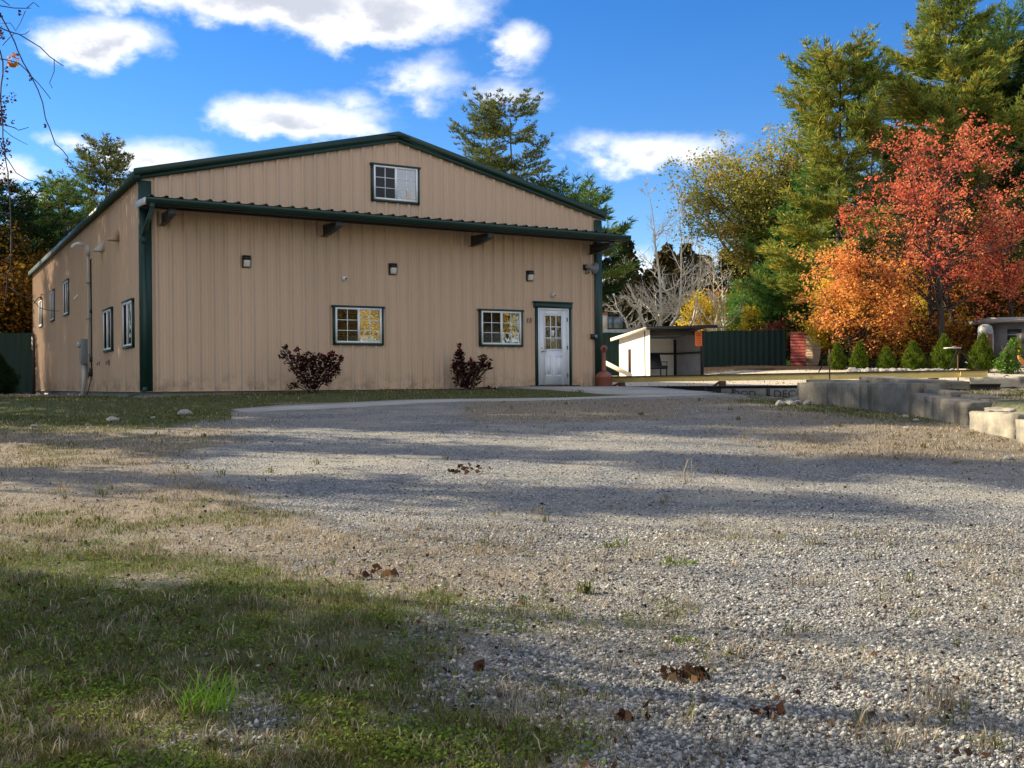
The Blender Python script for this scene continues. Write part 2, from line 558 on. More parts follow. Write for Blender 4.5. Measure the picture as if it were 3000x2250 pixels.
# ------------------------------------------------------------------ the lie of the land (camera at height 0)
YAW = 0.5276
BC, BS = math.cos(YAW), math.sin(YAW)
_cx, _cy, _cz = -4.4966, -23.766, 0.0988
BX, BY, BZ = BC * -_cx - BS * -_cy, BS * -_cx + BC * -_cy, -_cz     # front left corner, foot of the siding
BW, BH, BPK, BL = 40 * 0.3048, 4.676, 6.153, 22.2


def sstep(a, b, x):
    t = np.clip((np.asarray(x, dtype=float) - a) / (b - a), 0, 1)
    return t * t * (3 - 2 * t)


def wall_x(y):
    return np.interp(y, (-20, 12.2, 13.9, 15.3, 15.75, 17.6, 21, 26), (6.5, 6.5, 6.62, 6.72, 6.87, 6.71, 5.75, 5.6))


def G(x, y, fine=True):
    x = np.asarray(x, dtype=float)
    y = np.asarray(y, dtype=float)
    gr = np.interp(y, (-60, -10, 0, 20, 25.5, 28.5, 34, 40, 48, 60, 150, 500), (-2.2, -2.0, -1.55, -.45, -.30, -.17, -.03, .20, .30, .42, 1.3, 2.0))
    gr = gr + .24 * sstep(7.5, 12, x) * sstep(33, 40, y) * sstep(90, 60, y)
    gl = np.interp(y, (-60, -10, 0, 16.5, 20.3, 22.5, 30, 42, 60, 150, 500), (-2.2, -2.0, -1.55, -.64, -.46, -.25, -.26, -.32, -.05, .8, 2.0))
    g = gl + (gr - gl) * sstep(-6, 2.0, x)
    # apron against the building
    px, py = x - BX, y - BY
    s = BC * px + BS * py
    q = BS * px - BC * py
    zb = np.interp(s, (-4, 0, 4.5, 12, 14), (-.26, -.245, -.125, -.135, -.15))
    w = sstep(3.3, 0.5, q) * sstep(-5, -0.5, s) * sstep(16, 13, s)
    g = g + (zb - g) * w
    # upper terrace behind the concrete blocks
    T = np.interp(y, (-20, 0, 10, 14, 17, 21, 24), (-.9, -.7, -.45, -.36, -.27, -.22, -.26))
    wt = sstep(0.20, 0.46, x - wall_x(y)) * sstep(26, 21.5, y)
    g = g + (T - g) * wt
    g = g - .13 * np.exp(-((y - 24.2) / 1.5) ** 2) * sstep(5.2, 5.8, x) * sstep(9.0, 7.5, x)
    # bank of dirt along the far fence
    g = g + 0.28 * np.exp(-((y - 55.0) / 2.2) ** 2) * sstep(7, 10, x) * sstep(22, 17, x)
    if fine:
        g = g + 0.012 * np.sin(x * 1.7 + 0.6 * y) * np.sin(y * 1.3 - .4 * x + 1) + 0.006 * np.sin(5.1 * x + 2) * np.sin(4.3 * y)
    return g


def gz(x, y):
    return float(G(x, y))


def at(u, v, d):
    a, b = ray(u, v)
    return Vector((a * d, d, b * d))


def foot(u, d, v=1125):
    """point of the ground at depth d in the bearing of photograph column u"""
    x = ray(u, v)[0] * d
    return Vector((x, d, gz(x, d)))


def near(u, v):
    """ground point seen under a photograph pixel"""
    a_, b_ = ray(u, v)
    lo, hi = 2.0, 60.0
    for _ in range(50):
        m_ = (lo + hi) / 2
        if b_ * m_ < gz(a_ * m_, m_):
            hi = m_
        else:
            lo = m_
    return Vector((a_ * lo, lo, gz(a_ * lo, lo)))


def project(x, y, z):
    a, b = F * x / y, -F * z / y
    return (_c * a + _s * b + 1500) * 2212 / 3000, (-_s * a + _c * b + 1125) * 2212 / 3000


def lattice(x, y, sc, seed=0):
    x = np.asarray(x) * sc + 137.3 + seed * 17.17
    y = np.asarray(y) * sc + 71.9 + seed * 31.7
    xi, yi = np.floor(x).astype(np.int64), np.floor(y).astype(np.int64)
    fx, fy = x - xi, y - yi
    fx, fy = fx * fx * (3 - 2 * fx), fy * fy * (3 - 2 * fy)

    def h(a, b):
        n = (a * 374761393 + b * 668265263 + seed * 974634777) & 0xffffffff
        n = ((n ^ (n >> 13)) * 1274126177) & 0xffffffff
        return ((n ^ (n >> 16)) & 0xffff) / 65535.0
    return (h(xi, yi) * (1 - fx) + h(xi + 1, yi) * fx) * (1 - fy) + (h(xi, yi + 1) * (1 - fx) + h(xi + 1, yi + 1) * fx) * fy


def cover(x, y):
    """green and dry-grass cover of the ground: where each grows on the lot, as amounts 0..1"""
    x = np.asarray(x, dtype=float)
    y = np.asarray(y, dtype=float)
    ys = np.maximum(y, 3.0)
    X, Y = project(x, ys, G(x, ys, False))
    n = 0.40 * lattice(x, y, 0.9, 1) + 0.34 * lattice(x, y, 2.4, 2) + 0.26 * lattice(x, y, 6.5, 3)
    m = 0.5 * lattice(x, y, 1.3, 4) + 0.3 * lattice(x, y, 3.6, 5) + 0.2 * lattice(x, y, 9.0, 6)
    X2 = X + (n - .5) * 420
    lot = (y < 27) & (x < wall_x(y) + 0.1)
    # near lawn, lower left
    edge = np.interp(Y, (1120, 1165, 1200, 1240, 1290, 1340, 1400, 1480, 1560, 1660, 1900), (-200, 150, 420, 620, 1000, 900, 860, 900, 1080, 1230, 1300))
    lawn = sstep(330, -330, X2 - edge + (lattice(x, y, 3.1, 12) - .5) * 380) * sstep(1110, 1185, Y)
    green = lawn * (0.38 + 0.62 * sstep(.28, .58, m))
    # sunlit dry band
    eb = np.interp(Y, (1080, 1130, 1160, 1200, 1280, 1330), (300, 700, 1150, 1350, 1300, 900))
    straw = 0.75 * sstep(380, -380, X2 - eb + (lattice(x, y, 2.6, 13) - .5) * 420) * sstep(1085, 1140, Y) * sstep(1420, 1230, Y)
    straw = np.maximum(straw, 0.75 * lawn * sstep(.30, .6, n))
    straw = np.maximum(straw, 0.45 * sstep(1500, 1000, X2) * sstep(1260, 1420, Y) * sstep(.45, .7, n))
    straw = np.maximum(straw, 0.42 * sstep(.60, .78, n) * sstep(1120, 1180, Y))
    green = np.maximum(green, 0.6 * sstep(.66, .8, m) * sstep(1180, 1300, Y) * sstep(2100, 1200, X))
    straw = np.maximum(straw, (.10 + .30 * sstep(.40, .62, m)) * sstep(1080, 1180, Y))
    # middle left, worn grass
    em = np.interp(Y, (880, 905, 940, 975, 1000, 1025, 1055, 1090, 1130, 1170), (640, 600, 520, 430, 340, 380, 520, 560, 640, 560))
    mid = sstep(110, -90, X2 * .5 + X * .5 - em) * sstep(890, 930, Y) * sstep(1190, 1130, Y)
    bare = sstep(.68, .78, lattice(x * .7, y, .55, 9))
    straw = np.maximum(straw, mid * (1.0 - .45 * bare))
    green = np.maximum(green, mid * .55 * sstep(.45, .65, m) * (1 - bare))
    # lawn along the left and in front of the building
    eu = np.interp(Y, (840, 870, 895, 930, 960), (3000, 660, 600, 330, 60))
    lp = sstep(40, -80, X2 * .3 + X * .7 - eu) * sstep(955, 915, Y) * (Y < 1000)
    lp = np.where((X > 500) & (Y > 888 - .0348 * (X - 520)), 0, lp)
    px, py = x - BX, y - BY
    q = BS * px - BC * py
    sb = BC * px + BS * py
    strip = (q < 3.7) & (sb > -14) & (sb < 16) & (y < 40)
    green = np.maximum(green, lp * (.75 + .2 * m))
    straw = np.maximum(straw, lp * .35 * sstep(.45, .6, n))
    green = np.where(strip, np.maximum(green, .45 + .5 * sstep(1.6, .2, q) + .25 * (m - .5)), green)
    straw = np.where(strip, np.maximum(straw, .75 * sstep(.3, 1.6, q) * sstep(-1, 3, sb)), straw)
    # dry patch past the walkway
    pt = sstep(960, 1050, X) * sstep(1560, 1400, X) * sstep(858, 868, Y) * sstep(918, 898, Y + (n - .5) * 30)
    straw = np.maximum(straw, pt)
    ed = sstep(4.6, 3.9, q + (n - .5)) * (sb > -2) * (sb < 16)
    straw = np.maximum(straw, .8 * ed * sstep(.3, .6, n))
    # right: dry grass, mossy at the foot of the blocks
    dw = wall_x(y) - x
    rt = sstep(5.2, 0.6, dw + (n - .5) * 3) * sstep(10.8, 13.0, y) * sstep(26, 22, y) * lot
    straw = np.maximum(straw, rt)
    straw = np.maximum(straw, .85 * sstep(10.6, 12.6, y) * sstep(15.5, 13.5, y) * sstep(2.5, 5.0, x + (n - .5) * 3) * lot)
    green = np.maximum(green, .85 * sstep(1.7, .5, dw + (m - .5)) * sstep(15.0, 17.0, y) * sstep(24, 21, y) * lot)
    # behind: terrace and yard
    ter = (~lot) & (y < 27) & (x > 3)
    straw = np.where(ter, .55 + .4 * (n - .5), straw)
    green = np.where(ter, .65 * sstep(.4, .6, m), green)
    yard = sstep(27, 30, y)
    straw = np.where(yard > .5, .15 + .5 * sstep(.45, .65, n), straw)
    green = np.where(yard > .5, .25 * sstep(.5, .7, m), green)
    back = y < 3.0
    green = np.where(back, .5 * m, green)
    return np.clip(green, 0, 1), np.clip(straw, 0, 1)


def ground_material():
    m, k = material('ground')
    p = k.node('ShaderNodeBsdfPrincipled')
    geo = k.node('ShaderNodeNewGeometry')
    pos = geo.outputs['Position']

    def attr(n):
        a = k.node('ShaderNodeAttribute', attribute_name=n)
        return a.outputs['Fac']
    flat = k.vmul(pos, (1, 1, 0.3))
    v = k.node('ShaderNodeTexVoronoi', feature='F1')
    k.l.new(flat, v.inputs['Vector'])
    v.inputs['Scale'].default_value = 70.0
    sepc = k.node('ShaderNodeSeparateColor')
    k.l.new(v.outputs['Color'], sepc.inputs[0])
    stone = k.ramp(sepc.outputs[0], [(0.0, (0.09, 0.091, 0.094)), (0.45, (0.20, 0.202, 0.205)), (0.8, (0.31, 0.308, 0.298)), (1.0, (0.50, 0.485, 0.44))])
    n1 = k.noise(flat, 0.7, 6, 0.6)
    dust = k.ramp(n1, [(0.35, (0.76, 0.80, 0.86)), (0.7, (1.06, 1.05, 0.97))])
    stone = k.mixc(1.0, stone, dust, 'MULTIPLY')
    # fines trodden in between the stones, and pale wheel-worn drifts
    n4 = k.noise(k.vmul(pos, (0.5, 1.0, 0.3)), 1.1, 7, 0.62)
    stone = k.mixc(k.math('MULTIPLY', k.smooth(n4, 0.46, 0.66), 0.55), stone, (0.36, 0.335, 0.27))
    n5 = k.noise(flat, 2.3, 7, 0.65)
    stone = k.mixc(k.math('MULTIPLY', k.smooth(n5, 0.54, 0.72), 0.55), stone, (0.19, 0.155, 0.115))
    fine = k.noise(flat, 60.0, 4, 0.7)
    med = k.noise(flat, 9.0, 5, 0.65)
    soil = k.ramp(med, [(0.3, (0.085, 0.066, 0.046)), (0.55, (0.18, 0.148, 0.108)), (0.75, (0.30, 0.26, 0.195))])
    straw = k.ramp(fine, [(0.3, (0.10, 0.075, 0.05)), (0.5, (0.25, 0.195, 0.13)), (0.72, (0.44, 0.37, 0.25))])
    grass = k.ramp(fine, [(0.3, (0.030, 0.045, 0.012)), (0.55, (0.075, 0.095, 0.022)), (0.75, (0.17, 0.18, 0.05))])

    def soft(a, wid, nz):
        x = k.math('ADD', a, k.math('MULTIPLY', k.math('SUBTRACT', nz, 0.5), 1.3))
        return k.smooth(x, 0.5 - wid, 0.5 + wid)
    s_ = k.math('MULTIPLY', soft(attr('straw'), 0.45, med), 0.8)
    g_ = soft(attr('green'), 0.38, k.noise(flat, 5.0, 6, 0.7))
    c = k.mixc(k.math('MULTIPLY', s_, 0.75), stone, soil)
    c = k.mixc(k.math('MULTIPLY', s_, k.smooth(fine, 0.42, 0.62)), c, straw)
    c = k.mixc(k.math('MULTIPLY', g_, 0.9), c, grass)
    c = k.mixc(k.math('MULTIPLY', soft(attr('pale'), 0.4, k.noise(flat, 0.35, 6, 0.6)), .85), c, (0.56, 0.49, 0.375))
    c = k.mixc(soft(attr('soil'), 0.25, med), c, (0.045, 0.028, 0.020))
    k.l.new(c, p.inputs['Base Color'])
    p.inputs['Roughness'].default_value = 0.95
    p.inputs['Specular IOR Level'].default_value = 0.15
    b = k.node('ShaderNodeBump')
    b.inputs['Strength'].default_value = 0.9
    b.inputs['Distance'].default_value = 0.02
    hgt = k.math('ADD', k.math('MULTIPLY', v.outputs['Distance'], -0.8), k.math('ADD', k.math('MULTIPLY', fine, 0.6), k.math('MULTIPLY', med, 2.2)))
    k.l.new(hgt, b.inputs['Height'])
    k.l.new(b.outputs[0], p.inputs['Normal'])
    o = k.node('ShaderNodeOutputMaterial')
    k.l.new(p.outputs[0], o.inputs[0])
    return m


def axis(dense0, dense1, step, lo, hi, grow):
    a = list(np.arange(dense0, dense1 + 1e-6, step))
    x, s = a[-1], step
    while x < hi:
        s *= grow
        x += s
        a.append(x)
    x, s = a[0], step
    while x > lo:
        s *= grow
        x -= s
        a.insert(0, x)
    return np.array(a)


def build_ground():
    xs = axis(-12, 10, 0.10, -700, 700, 1.09)
    ys = axis(3.5, 27, 0.10, -300, 1200, 1.07)
    XX, YY = np.meshgrid(xs, ys)
    ZZ = G(XX, YY)
    nx, ny = len(xs), len(ys)
    i = (np.arange(ny - 1)[:, None] * nx + np.arange(nx - 1)[None, :]).ravel()
    Q = np.stack([i, i + 1, i + nx + 1, i + nx], -1)
    g, s = cover(XX.ravel(), YY.ravel())
    xr_, yr_ = XX.ravel(), YY.ravel()
    soil = np.maximum(sstep(50, 53, yr_) * sstep(63, 58, yr_) * sstep(5.0, 9.0, xr_) * sstep(30, 22, xr_), .8 * sstep(41, 42.5, yr_) * sstep(11, 12.5, xr_) * sstep(60, 50, yr_))
    a = Acc().add(np.stack([XX.ravel(), YY.ravel(), ZZ.ravel()], -1), Q)
    o = a.build('ground', ground_material(), smooth=True, attrs={'green': g, 'straw': s, 'soil': soil, 'pale': sstep(27, 32, yr_) * sstep(75, 55, yr_) * sstep(-2, 4, xr_)})
    tag(o, 'gravel lot with worn grass running back to the yard', 'ground', kind='structure')


build_ground()

# ------------------------------------------------------------------ the steel building
def bw(s, p, z):
    """along the front, out from it, above the foot of the siding -> world"""
    return Vector((BX + BC * s + BS * p, BY + BS * s - BC * p, BZ + z))


def on_front(u, v, p=0.0):
    a, b = ray(u, v)
    ox, oy = BX + BS * p, BY - BC * p
    s = (a * oy - ox) / (BC - a * BS)
    d = oy + BS * s
    return s, b * d - BZ


def on_side(u, v, p=0.0):
    a, b = ray(u, v)
    ox, oy = BX - BC * p, BY - BS * p
    t = (a * oy - ox) / (-BS - a * BC)
    d = oy + BC * t
    return t, b * d - BZ


def FR(s, p, z):
    return (s, -p, z)


def SD(t, p, z):
    return (-p, t, z)


bld = tag(empty('metal_building', (BX, BY, BZ), YAW), 'big tan ribbed metal building with dark green trim and a low gable front', 'building')
SLOPE = (BPK - BH) / (BW / 2)


def siding(name, length, top, f, zbase=0.0):
    prof = []
    n = int(round(length / 0.3048))
    for i in range(n + 1):
        c = i * length / n
        pts = [(-.036, 0), (-.024, .046), (.024, .046), (.036, 0), (.096, 0), (.106, .006), (.122, .006), (.132, 0), (.172, 0), (.182, .006), (.198, .006), (.208, 0)]
        for dx, h in pts:
            s = c + dx
            if 0.001 < s < length - .001:
                prof.append((s, h))
    prof = [(0, 0)] + prof + [(length, 0)]
    extra = [length / 2]
    prof = sorted(prof)
    S = np.array(prof)
    n = len(S)
    V = [f(s, h, zbase) for s, h in S] + [f(s, h, top(s)) for s, h in S]
    Q = [(i, i + 1, n + i + 1, n + i) for i in range(n - 1)]
    return Acc().add(V, Q).build(name, MT['siding'], bld)


siding('front_wall', BW, lambda s: BH + SLOPE * min(s, BW - s), FR)
siding('side_wall', BL, lambda t: BH, SD)
a = Acc()
a.add([(0.02, BL, 0), (BW, BL, 0), (BW, BL, BH), (BW / 2, BL, BPK), (0.02, BL, BH)], None, [(0, 1, 2), (0, 2, 3), (0, 3, 4)])
a.build('back_wall', MT['siding'], bld)
Acc().box((BW - 0.02, 0.03, 0), (BW, BL - 0.01, BH)).build('far_side_wall', MT['siding'], bld)
fd = Acc().box((0.05, 0.05, -0.9), (BW - 0.05, BL - 0.05, -0.012))
fd.build('foundation', MT['concrete'], bld)
# drip flashing at the foot of the siding
Acc().box((0.0, -0.052, -0.012), (BW, 0.04, 0.004)).box((-0.052, 0.045, -0.012), (0.04, BL, 0.004)).build('base_flashing', MT['siding'], bld)

# roof: two corrugated slabs
ra = Acc()
for sg in (0, 1):
    prof = []
    y = -0.12
    while y < BL + 0.15:
        for dy, h in ((0, 0), (.06, .03), (.10, .03), (.16, 0)):
            prof.append((y + dy, h))
        y += 0.3048
    n = len(prof)
    V = []
    for (x, zz) in (((-0.16, BH - 0.16 * SLOPE)) if sg == 0 else (BW + 0.16, BH - 0.16 * SLOPE), (BW / 2, BPK)):
        V += [(x, yy, zz + 0.10 + h) for yy, h in prof]
    ra.add(V, [(i, i + 1, n + i + 1, n + i) for i in range(n - 1)])
    V2 = [(x, yy, zz) for x, yy, zz in ((V[0][0], -.10, BH - .16 * SLOPE + .04), (V[0][0], BL + .1, BH - .16 * SLOPE + .04), (BW / 2, BL + .1, BPK + .04), (BW / 2, -.10, BPK + .04))]
    ra.add(V2, [(0, 1, 2, 3)])
roof = ra.build('roof', MT['green'], bld)
# ridge cap
Acc().prism([(-.28, -.062), (0, .012), (.28, -.062), (.28, -.03), (0, .05), (-.28, -.03)], -0.17, BL + .15, lambda a_, b_, h: (BW / 2 + a_, h, BPK + .14 + b_)).build('ridge_cap', MT['green'], roof)
# rake trim on the gable: a boxed edge with a step in it
for sg in (1, -1):
    def rk(q, b_, h, sg=sg):
        # q along the slope from the eave, b_ up, h out
        x = q if sg > 0 else BW - q
        return (x, -h, BH + SLOPE * q + b_)
    a = Acc()
    for (b0, b1, h0, h1) in ((-.035, .075, .048, .085), (.075, .215, .048, .145)):
        V = []
        for q in (-0.17, BW / 2):
            V += [rk(q, b0, h0), rk(q, b0, h1), rk(q, b1, h1), rk(q, b1, h0)]
        a.add(V, [(0, 1, 2, 3), (7, 6, 5, 4), (0, 4, 5, 1), (1, 5, 6, 2), (2, 6, 7, 3), (3, 7, 4, 0)])
    a.build('rake_trim', MT['green'], bld)
# eave trim along the left side
Acc().prism([(.048, -.05), (.18, -.05), (.18, .10), (.048, .10)], -.10, BL + .1, lambda a_, b_, h: (-a_, h, BH + b_)).build('eave_trim', MT['green'], bld)
# corner trims
Acc().box((-0.056, -0.056, 0.006), (0.20, -0.048, BH - .06)).box((-0.056, -0.047, 0.006), (-0.048, 0.07, BH - .06)).build('corner_trim', MT['green'], bld)
Acc().box((BW - 0.20, -0.056, 0.006), (BW + 0.056, -0.048, BH - .06)).box((BW + 0.048, -0.047, 0.006), (BW + 0.056, 0.2, BH - .06)).build('corner_trim', MT['green'], bld)
# screw rows
a = Acc()
for z in (0.06, 1.12, 2.30):
    for i in range(1, 40):
        for dx in (-.06, .06):
            s = i * BW / 40 + dx
            a.box((s - .007, -.012, z - .007), (s + .007, -.0005, z + .007))
tag(a.build('screw_heads', MT['siding'], bld), kind='stuff')


def window(f, s0, s1, z0, z1, flip=False, blinds=0.0, muntins=True):
    """sliding window in green trim; s runs to the right as seen from outside unless flip"""
    def g(s, p, z):
        return f(s1 + s0 - s, p, z) if flip else f(s, p, z)
    t = .055
    a = Acc()
    a.box((s0 - t, .004, z0 - t), (s0, .070, z1), g).box((s1, .004, z0 - t), (s1 + t, .070, z1), g)
    a.box((s0, .004, z0 - t), (s1, .070, z0), g).box((s0 - t - .03, .004, z1 + .001), (s1 + t + .03, .082, z1 + .05), g)
    w = a.build('window', MT['green'], bld)
    b = Acc()
    wf, mid = .045, (s0 + s1) / 2
    b.box((s0, .0365, z0), (s0 + wf, .074, z1), g).box((s1 - wf, .036, z0), (s1, .074, z1), g)
    b.box((s0 + wf, .036, z0), (s1 - wf, .074, z0 + wf), g).box((s0 + wf, .036, z1 - wf), (s1 - wf, .074, z1), g)
    b.box((mid - .028, .036, z0 + wf), (mid + .028, .078, z1 - wf), g)
    if muntins:
        for (m0, m1) in ((s0 + wf, mid - .028), (mid + .028, s1 - wf)):
            c = (m0 + m1) / 2
            b.box((c - .008, .054, z0 + wf), (c + .008, .061, z1 - wf), g)
            for kz in (1, 2):
                zz = z0 + wf + (z1 - z0 - 2 * wf) * kz / 3
                b.box((m0, .0545, zz - .008), (m1, .0615, zz + .008), g)
    b.build('frame', MT['white'], w)
    Acc().box((s0, .0470, z0), (s1, .0490, z1), g).build('backing', MT['dark'], w)  # flat sheet painted as the unlit room behind the panes
    if blinds > 0:
        c = Acc()
        zz = z0 + wf + .01
        while zz < z1 - wf:
            c.box((s0 + wf + .004, .0492, zz), (s1 - wf - .004, .0505, zz + .05 * blinds), g)
            zz += .05
        c.build('blind', MT['blind'], w)
    for (m0, m1, mt, pz) in ((s0 + wf, mid - .028, 'screen', .0525), (mid + .028, s1 - wf, 'glass', .0525)):
        V = [g(m0, pz, z0 + wf), g(m1, pz, z0 + wf), g(m1, pz, z1 - wf), g(m0, pz, z1 - wf)]
        Acc().add(V, [(0, 1, 2, 3)]).build('pane', MT[mt], w)
    return w


for (u0, v0, u1, v1, bl) in ((982.6, 899.7, 1118.7, 1005.7, .45), (1410.6, 909.9, 1527.2, 1010.2, 0.0), (1095, 482, 1224, 593.6, 0.0)):
    sa, za = on_front(u0, v0, .07)
    sb, zb = on_front(u1, v1, .07)
    window(FR, sa, sb, zb, za, blinds=bl)
for (u0, v0, u1, v1) in ((360, 890, 387, 1012), (303, 913, 326, 1023), (186, 829, 200, 917), (147.5, 857, 158.5, 935), (114, 883, 123, 953)):
    ta, za = on_side(u0, v0, .06)
    tb, zb = on_side(u1, v1, .06)
    window(SD, tb, ta, zb, za, flip=True, muntins=False)

# front door
sa, zb = on_front(1580.0, 1127, .05)
sb, za = on_front(1660.0, 911, .05)
zb = max(zb, .02)
a = Acc()
DO = .075
a.box((sa - .05 - DO, .004, zb - .02), (sa - .05, .095, za + .06), FR).box((sb + .05, .004, zb - .02), (sb + .05 + DO, .095, za + .06), FR)
a.box((sa - .05 - DO - .02, .004, za + .061), (sb + .05 + DO + .02, .105, za + .20), FR).box((sa - .05 - DO - .045, .004, za + .201), (sb + .05 + DO + .045, .125, za + .235), FR)
def FD(s, p, z):
    return (s, -p - .016, z)


door = a.build('door', MT['green'], bld)
Acc().box((sa - .05, .034, zb - .02), (sa - .004, .070, za + .06), FD).box((sb + .004, .034, zb - .02), (sb + .05, .070, za + .06), FD).box((sa - .004, .034, za + .004), (sb + .004, .070, za + .06), FD).build('frame', MT['white'], door)
w_, h_ = sb - sa, za - zb
g0, g1 = sa + .20 * w_, sb - .21 * w_
k0, k1 = zb + .475 * h_, zb + .93 * h_
a = Acc().box((sa, .030, zb), (g0, .056, za), FD).box((g1, .030, zb), (sb, .056, za), FD).box((g0, .030, zb), (g1, .056, k0), FD).box((g0, .030, k1), (g1, .056, za), FD)
slab = a.build('slab', MT['door'], door)
a = Acc()
for (q0, q1) in ((sa + .20 * w_, sa + .46 * w_), (sa + .56 * w_, sa + .82 * w_)):
    for (e0, e1) in ((zb + .115 * h_, zb + .39 * h_),):
        a.box((q0, .0562, e0), (q1, .060, e0 + .018), FD).box((q0, .0562, e1 - .018), (q1, .060, e1), FD)
        a.box((q0, .0562, e0 + .018), (q0 + .018, .060, e1 - .018), FD).box((q1 - .018, .0562, e0 + .018), (q1, .060, e1 - .018), FD)
        a.box((q0 + .05, .0562, e0 + .05), (q1 - .05, .059, e1 - .05), FD)
a.build('panel_moulding', MT['door'], door)
a = Acc()
a.box((g0 - .02, .0565, k0 - .02), (g0 + .008, .066, k1 + .02), FD).box((g1 - .008, .0565, k0 - .02), (g1 + .02, .066, k1 + .02), FD)
a.box((g0 + .008, .0565, k0 - .02), (g1 - .008, .066, k0 + .008), FD).box((g0 + .008, .0565, k1 - .008), (g1 - .008, .066, k1 + .02), FD)
for i in (1, 2):
    ss, zz = g0 + (g1 - g0) * i / 3, k0 + (k1 - k0) * i / 3
    a.box((ss - .011, .050, k0), (ss + .011, .062, k1), FD).box((g0, .0505, zz - .011), (g1, .0625, zz + .011), FD)
a.build('lite_frame', MT['white'], door)
Acc().add([FD(g0, .048, k0), FD(g1, .048, k0), FD(g1, .048, k1), FD(g0, .048, k1)], [(0, 1, 2, 3)]).build('pane', glass('door_glass', .12), door)
Acc().box((g0, .033, k0), (g1, .036, k1), FD).build('backing', MT['dark'], door)  # dark sheet standing in for the unlit room behind the door glass
sp, zp = on_front(1618, 976, .06)
a = Acc().box((sp - .045, .0635, zp - .075), (sp + .045, .0650, zp + .075), FD)
a.build('notice', MT['paper'], door)
a = Acc()
for i in range(5):
    a.box((sp - .03, .0655, zp + .045 - i * .022), (sp + .022 - .01 * (i % 2), .0658, zp + .052 - i * .022), FD)
a.build('notice_text', MT['grey'], door)
sh, zh = sa + .075, zb + .445 * h_
a = Acc()
a.tube([FD(sh, .056, zh), FD(sh, .10, zh)], .022, 10).tube([FD(sh, .10, zh), FD(sh + .05, .108, zh + .006), FD(sh + .115, .10, zh)], [.012, .012, .008], 8)
a.tube([FD(sh, .056, zh + .09), FD(sh, .07, zh + .09)], .020, 10)
a.build('handle', MT['brass'], door)
for kz in (.12, .5, .88):
    a = Acc().box((sb - .004, .0572, zb + kz * h_ - .05), (sb + .012, .074, zb + kz * h_ + .05), FD)
    a.build('hinge', MT['darksteel'], door)
Acc().box((sa - .3, .03, zb - .045), (sb + .3, .22, zb - .022), FD).build('threshold', MT['darksteel'], door)

# the canopy across the front
cz = 4.02
PO = 1.20
can = Acc()
prof = []
s = -0.12
while s < BW + .12:
    for ds, h in ((0, 0), (.055, 0), (.085, .042), (.125, .042), (.155, 0)):
        prof.append((s + ds, h))
    s += .3048
n = len(prof)
V = [FR(s, .035, cz + .15 + h) for s, h in prof] + [FR(s, PO - .02, cz + .065 + h) for s, h in prof]
can.add(V, [(i, i + 1, n + i + 1, n + i) for i in range(n - 1)])
canopy = can.build('canopy', MT['green'], bld)
# gutter, K profile, open on top
gp = [(0, 0), (0, .125), (.006, .125), (.006, .008), (.075, .008), (.092, .06), (.118, .075), (.118, .112), (.132, .112), (.132, .068), (.10, .05), (.085, 0)]
gt = Acc()
m = len(gp)
V = [FR(-.13, PO - .03 + a_, cz - .085 + b_) for a_, b_ in gp] + [FR(BW + .13, PO - .03 + a_, cz - .085 + b_) for a_, b_ in gp]
gt.add(V, [(i, (i + 1) % m, m + (i + 1) % m, m + i) for i in range(m)])
gut = gt.build('gutter', MT['green'], canopy)
for s_, e_ in ((-.14, -.131), (BW + .131, BW + .14)):
    a = Acc().prism([(0, 0), (0, .125), (.132, .112), (.118, .06), (.085, 0)], s_, e_, lambda a_, b_, h: FR(h, PO - .03 + a_, cz - .085 + b_))
    a.build('gutter_end', MT['green'], gut)
# pale end flashing seen on the left
Acc().prism([(.04, -.02), (PO - .06, -.10), (PO - .06, .05), (.04, .13)], -.136, -.122, lambda a_, b_, h: FR(h, a_, cz + b_)).build('end_flashing', MT['gutter_inner'], canopy)
Acc().prism([(.04, -.02), (PO - .06, -.10), (PO - .06, .05), (.04, .13)], BW + .122, BW + .136, lambda a_, b_, h: FR(h, a_, cz + b_)).build('end_flashing', MT['green'], canopy)
# purlins under the sheet
a = Acc()
for p_ in (.36, PO - .135):
    zz = cz + .14 - .085 * p_ / PO
    a.box((-.11, p_, zz - .17), (BW + .11, p_ + .012, zz - .01), lambda s, p, z: FR(s, p, z)).box((-.11, p_ + .012, zz - .17), (BW + .11, p_ + .07, zz - .158), FR)
a.build('purlin', MT['purlin'], canopy)
for s_ in (.42, 4.15, 8.14, 11.85):
    a = Acc()
    a.prism([(.034, -.36), (.55, -.35), (PO - .12, -.27), (PO - .12, -.155), (.034, -.09)], s_ - .006, s_ + .006, lambda a_, b_, h: FR(h, a_, cz + b_))
    a.prism([(.034, -.372), (.55, -.362), (PO - .12, -.282), (PO - .12, -.27), (.55, -.35), (.034, -.36)], s_ - .06, s_ + .06, lambda a_, b_, h: FR(h, a_, cz + b_))
    a.prism([(PO - .12, -.282), (PO - .108, -.282), (PO - .108, -.15), (PO - .12, -.15)], s_ - .08, s_ + .08, lambda a_, b_, h: FR(h, a_, cz + b_))
    a.build('bracket', MT['purlin'], canopy)

# downspout at the left corner
a = Acc()


def rect_tube(a, P, w, d):
    """rectangular pipe along P (local points), w across x, d across y"""
    for (p, q) in zip(P[:-1], P[1:]):
        V = []
        for c in (p, q):
            V += [(c[0] - w, c[1] - d, c[2]), (c[0] + w, c[1] - d, c[2]), (c[0] + w, c[1] + d, c[2]), (c[0] - w, c[1] + d, c[2])]
        a.add(V, [(3, 2, 1, 0), (4, 5, 6, 7), (0, 1, 5, 4), (1, 2, 6, 5), (2, 3, 7, 6), (3, 0, 4, 7)])


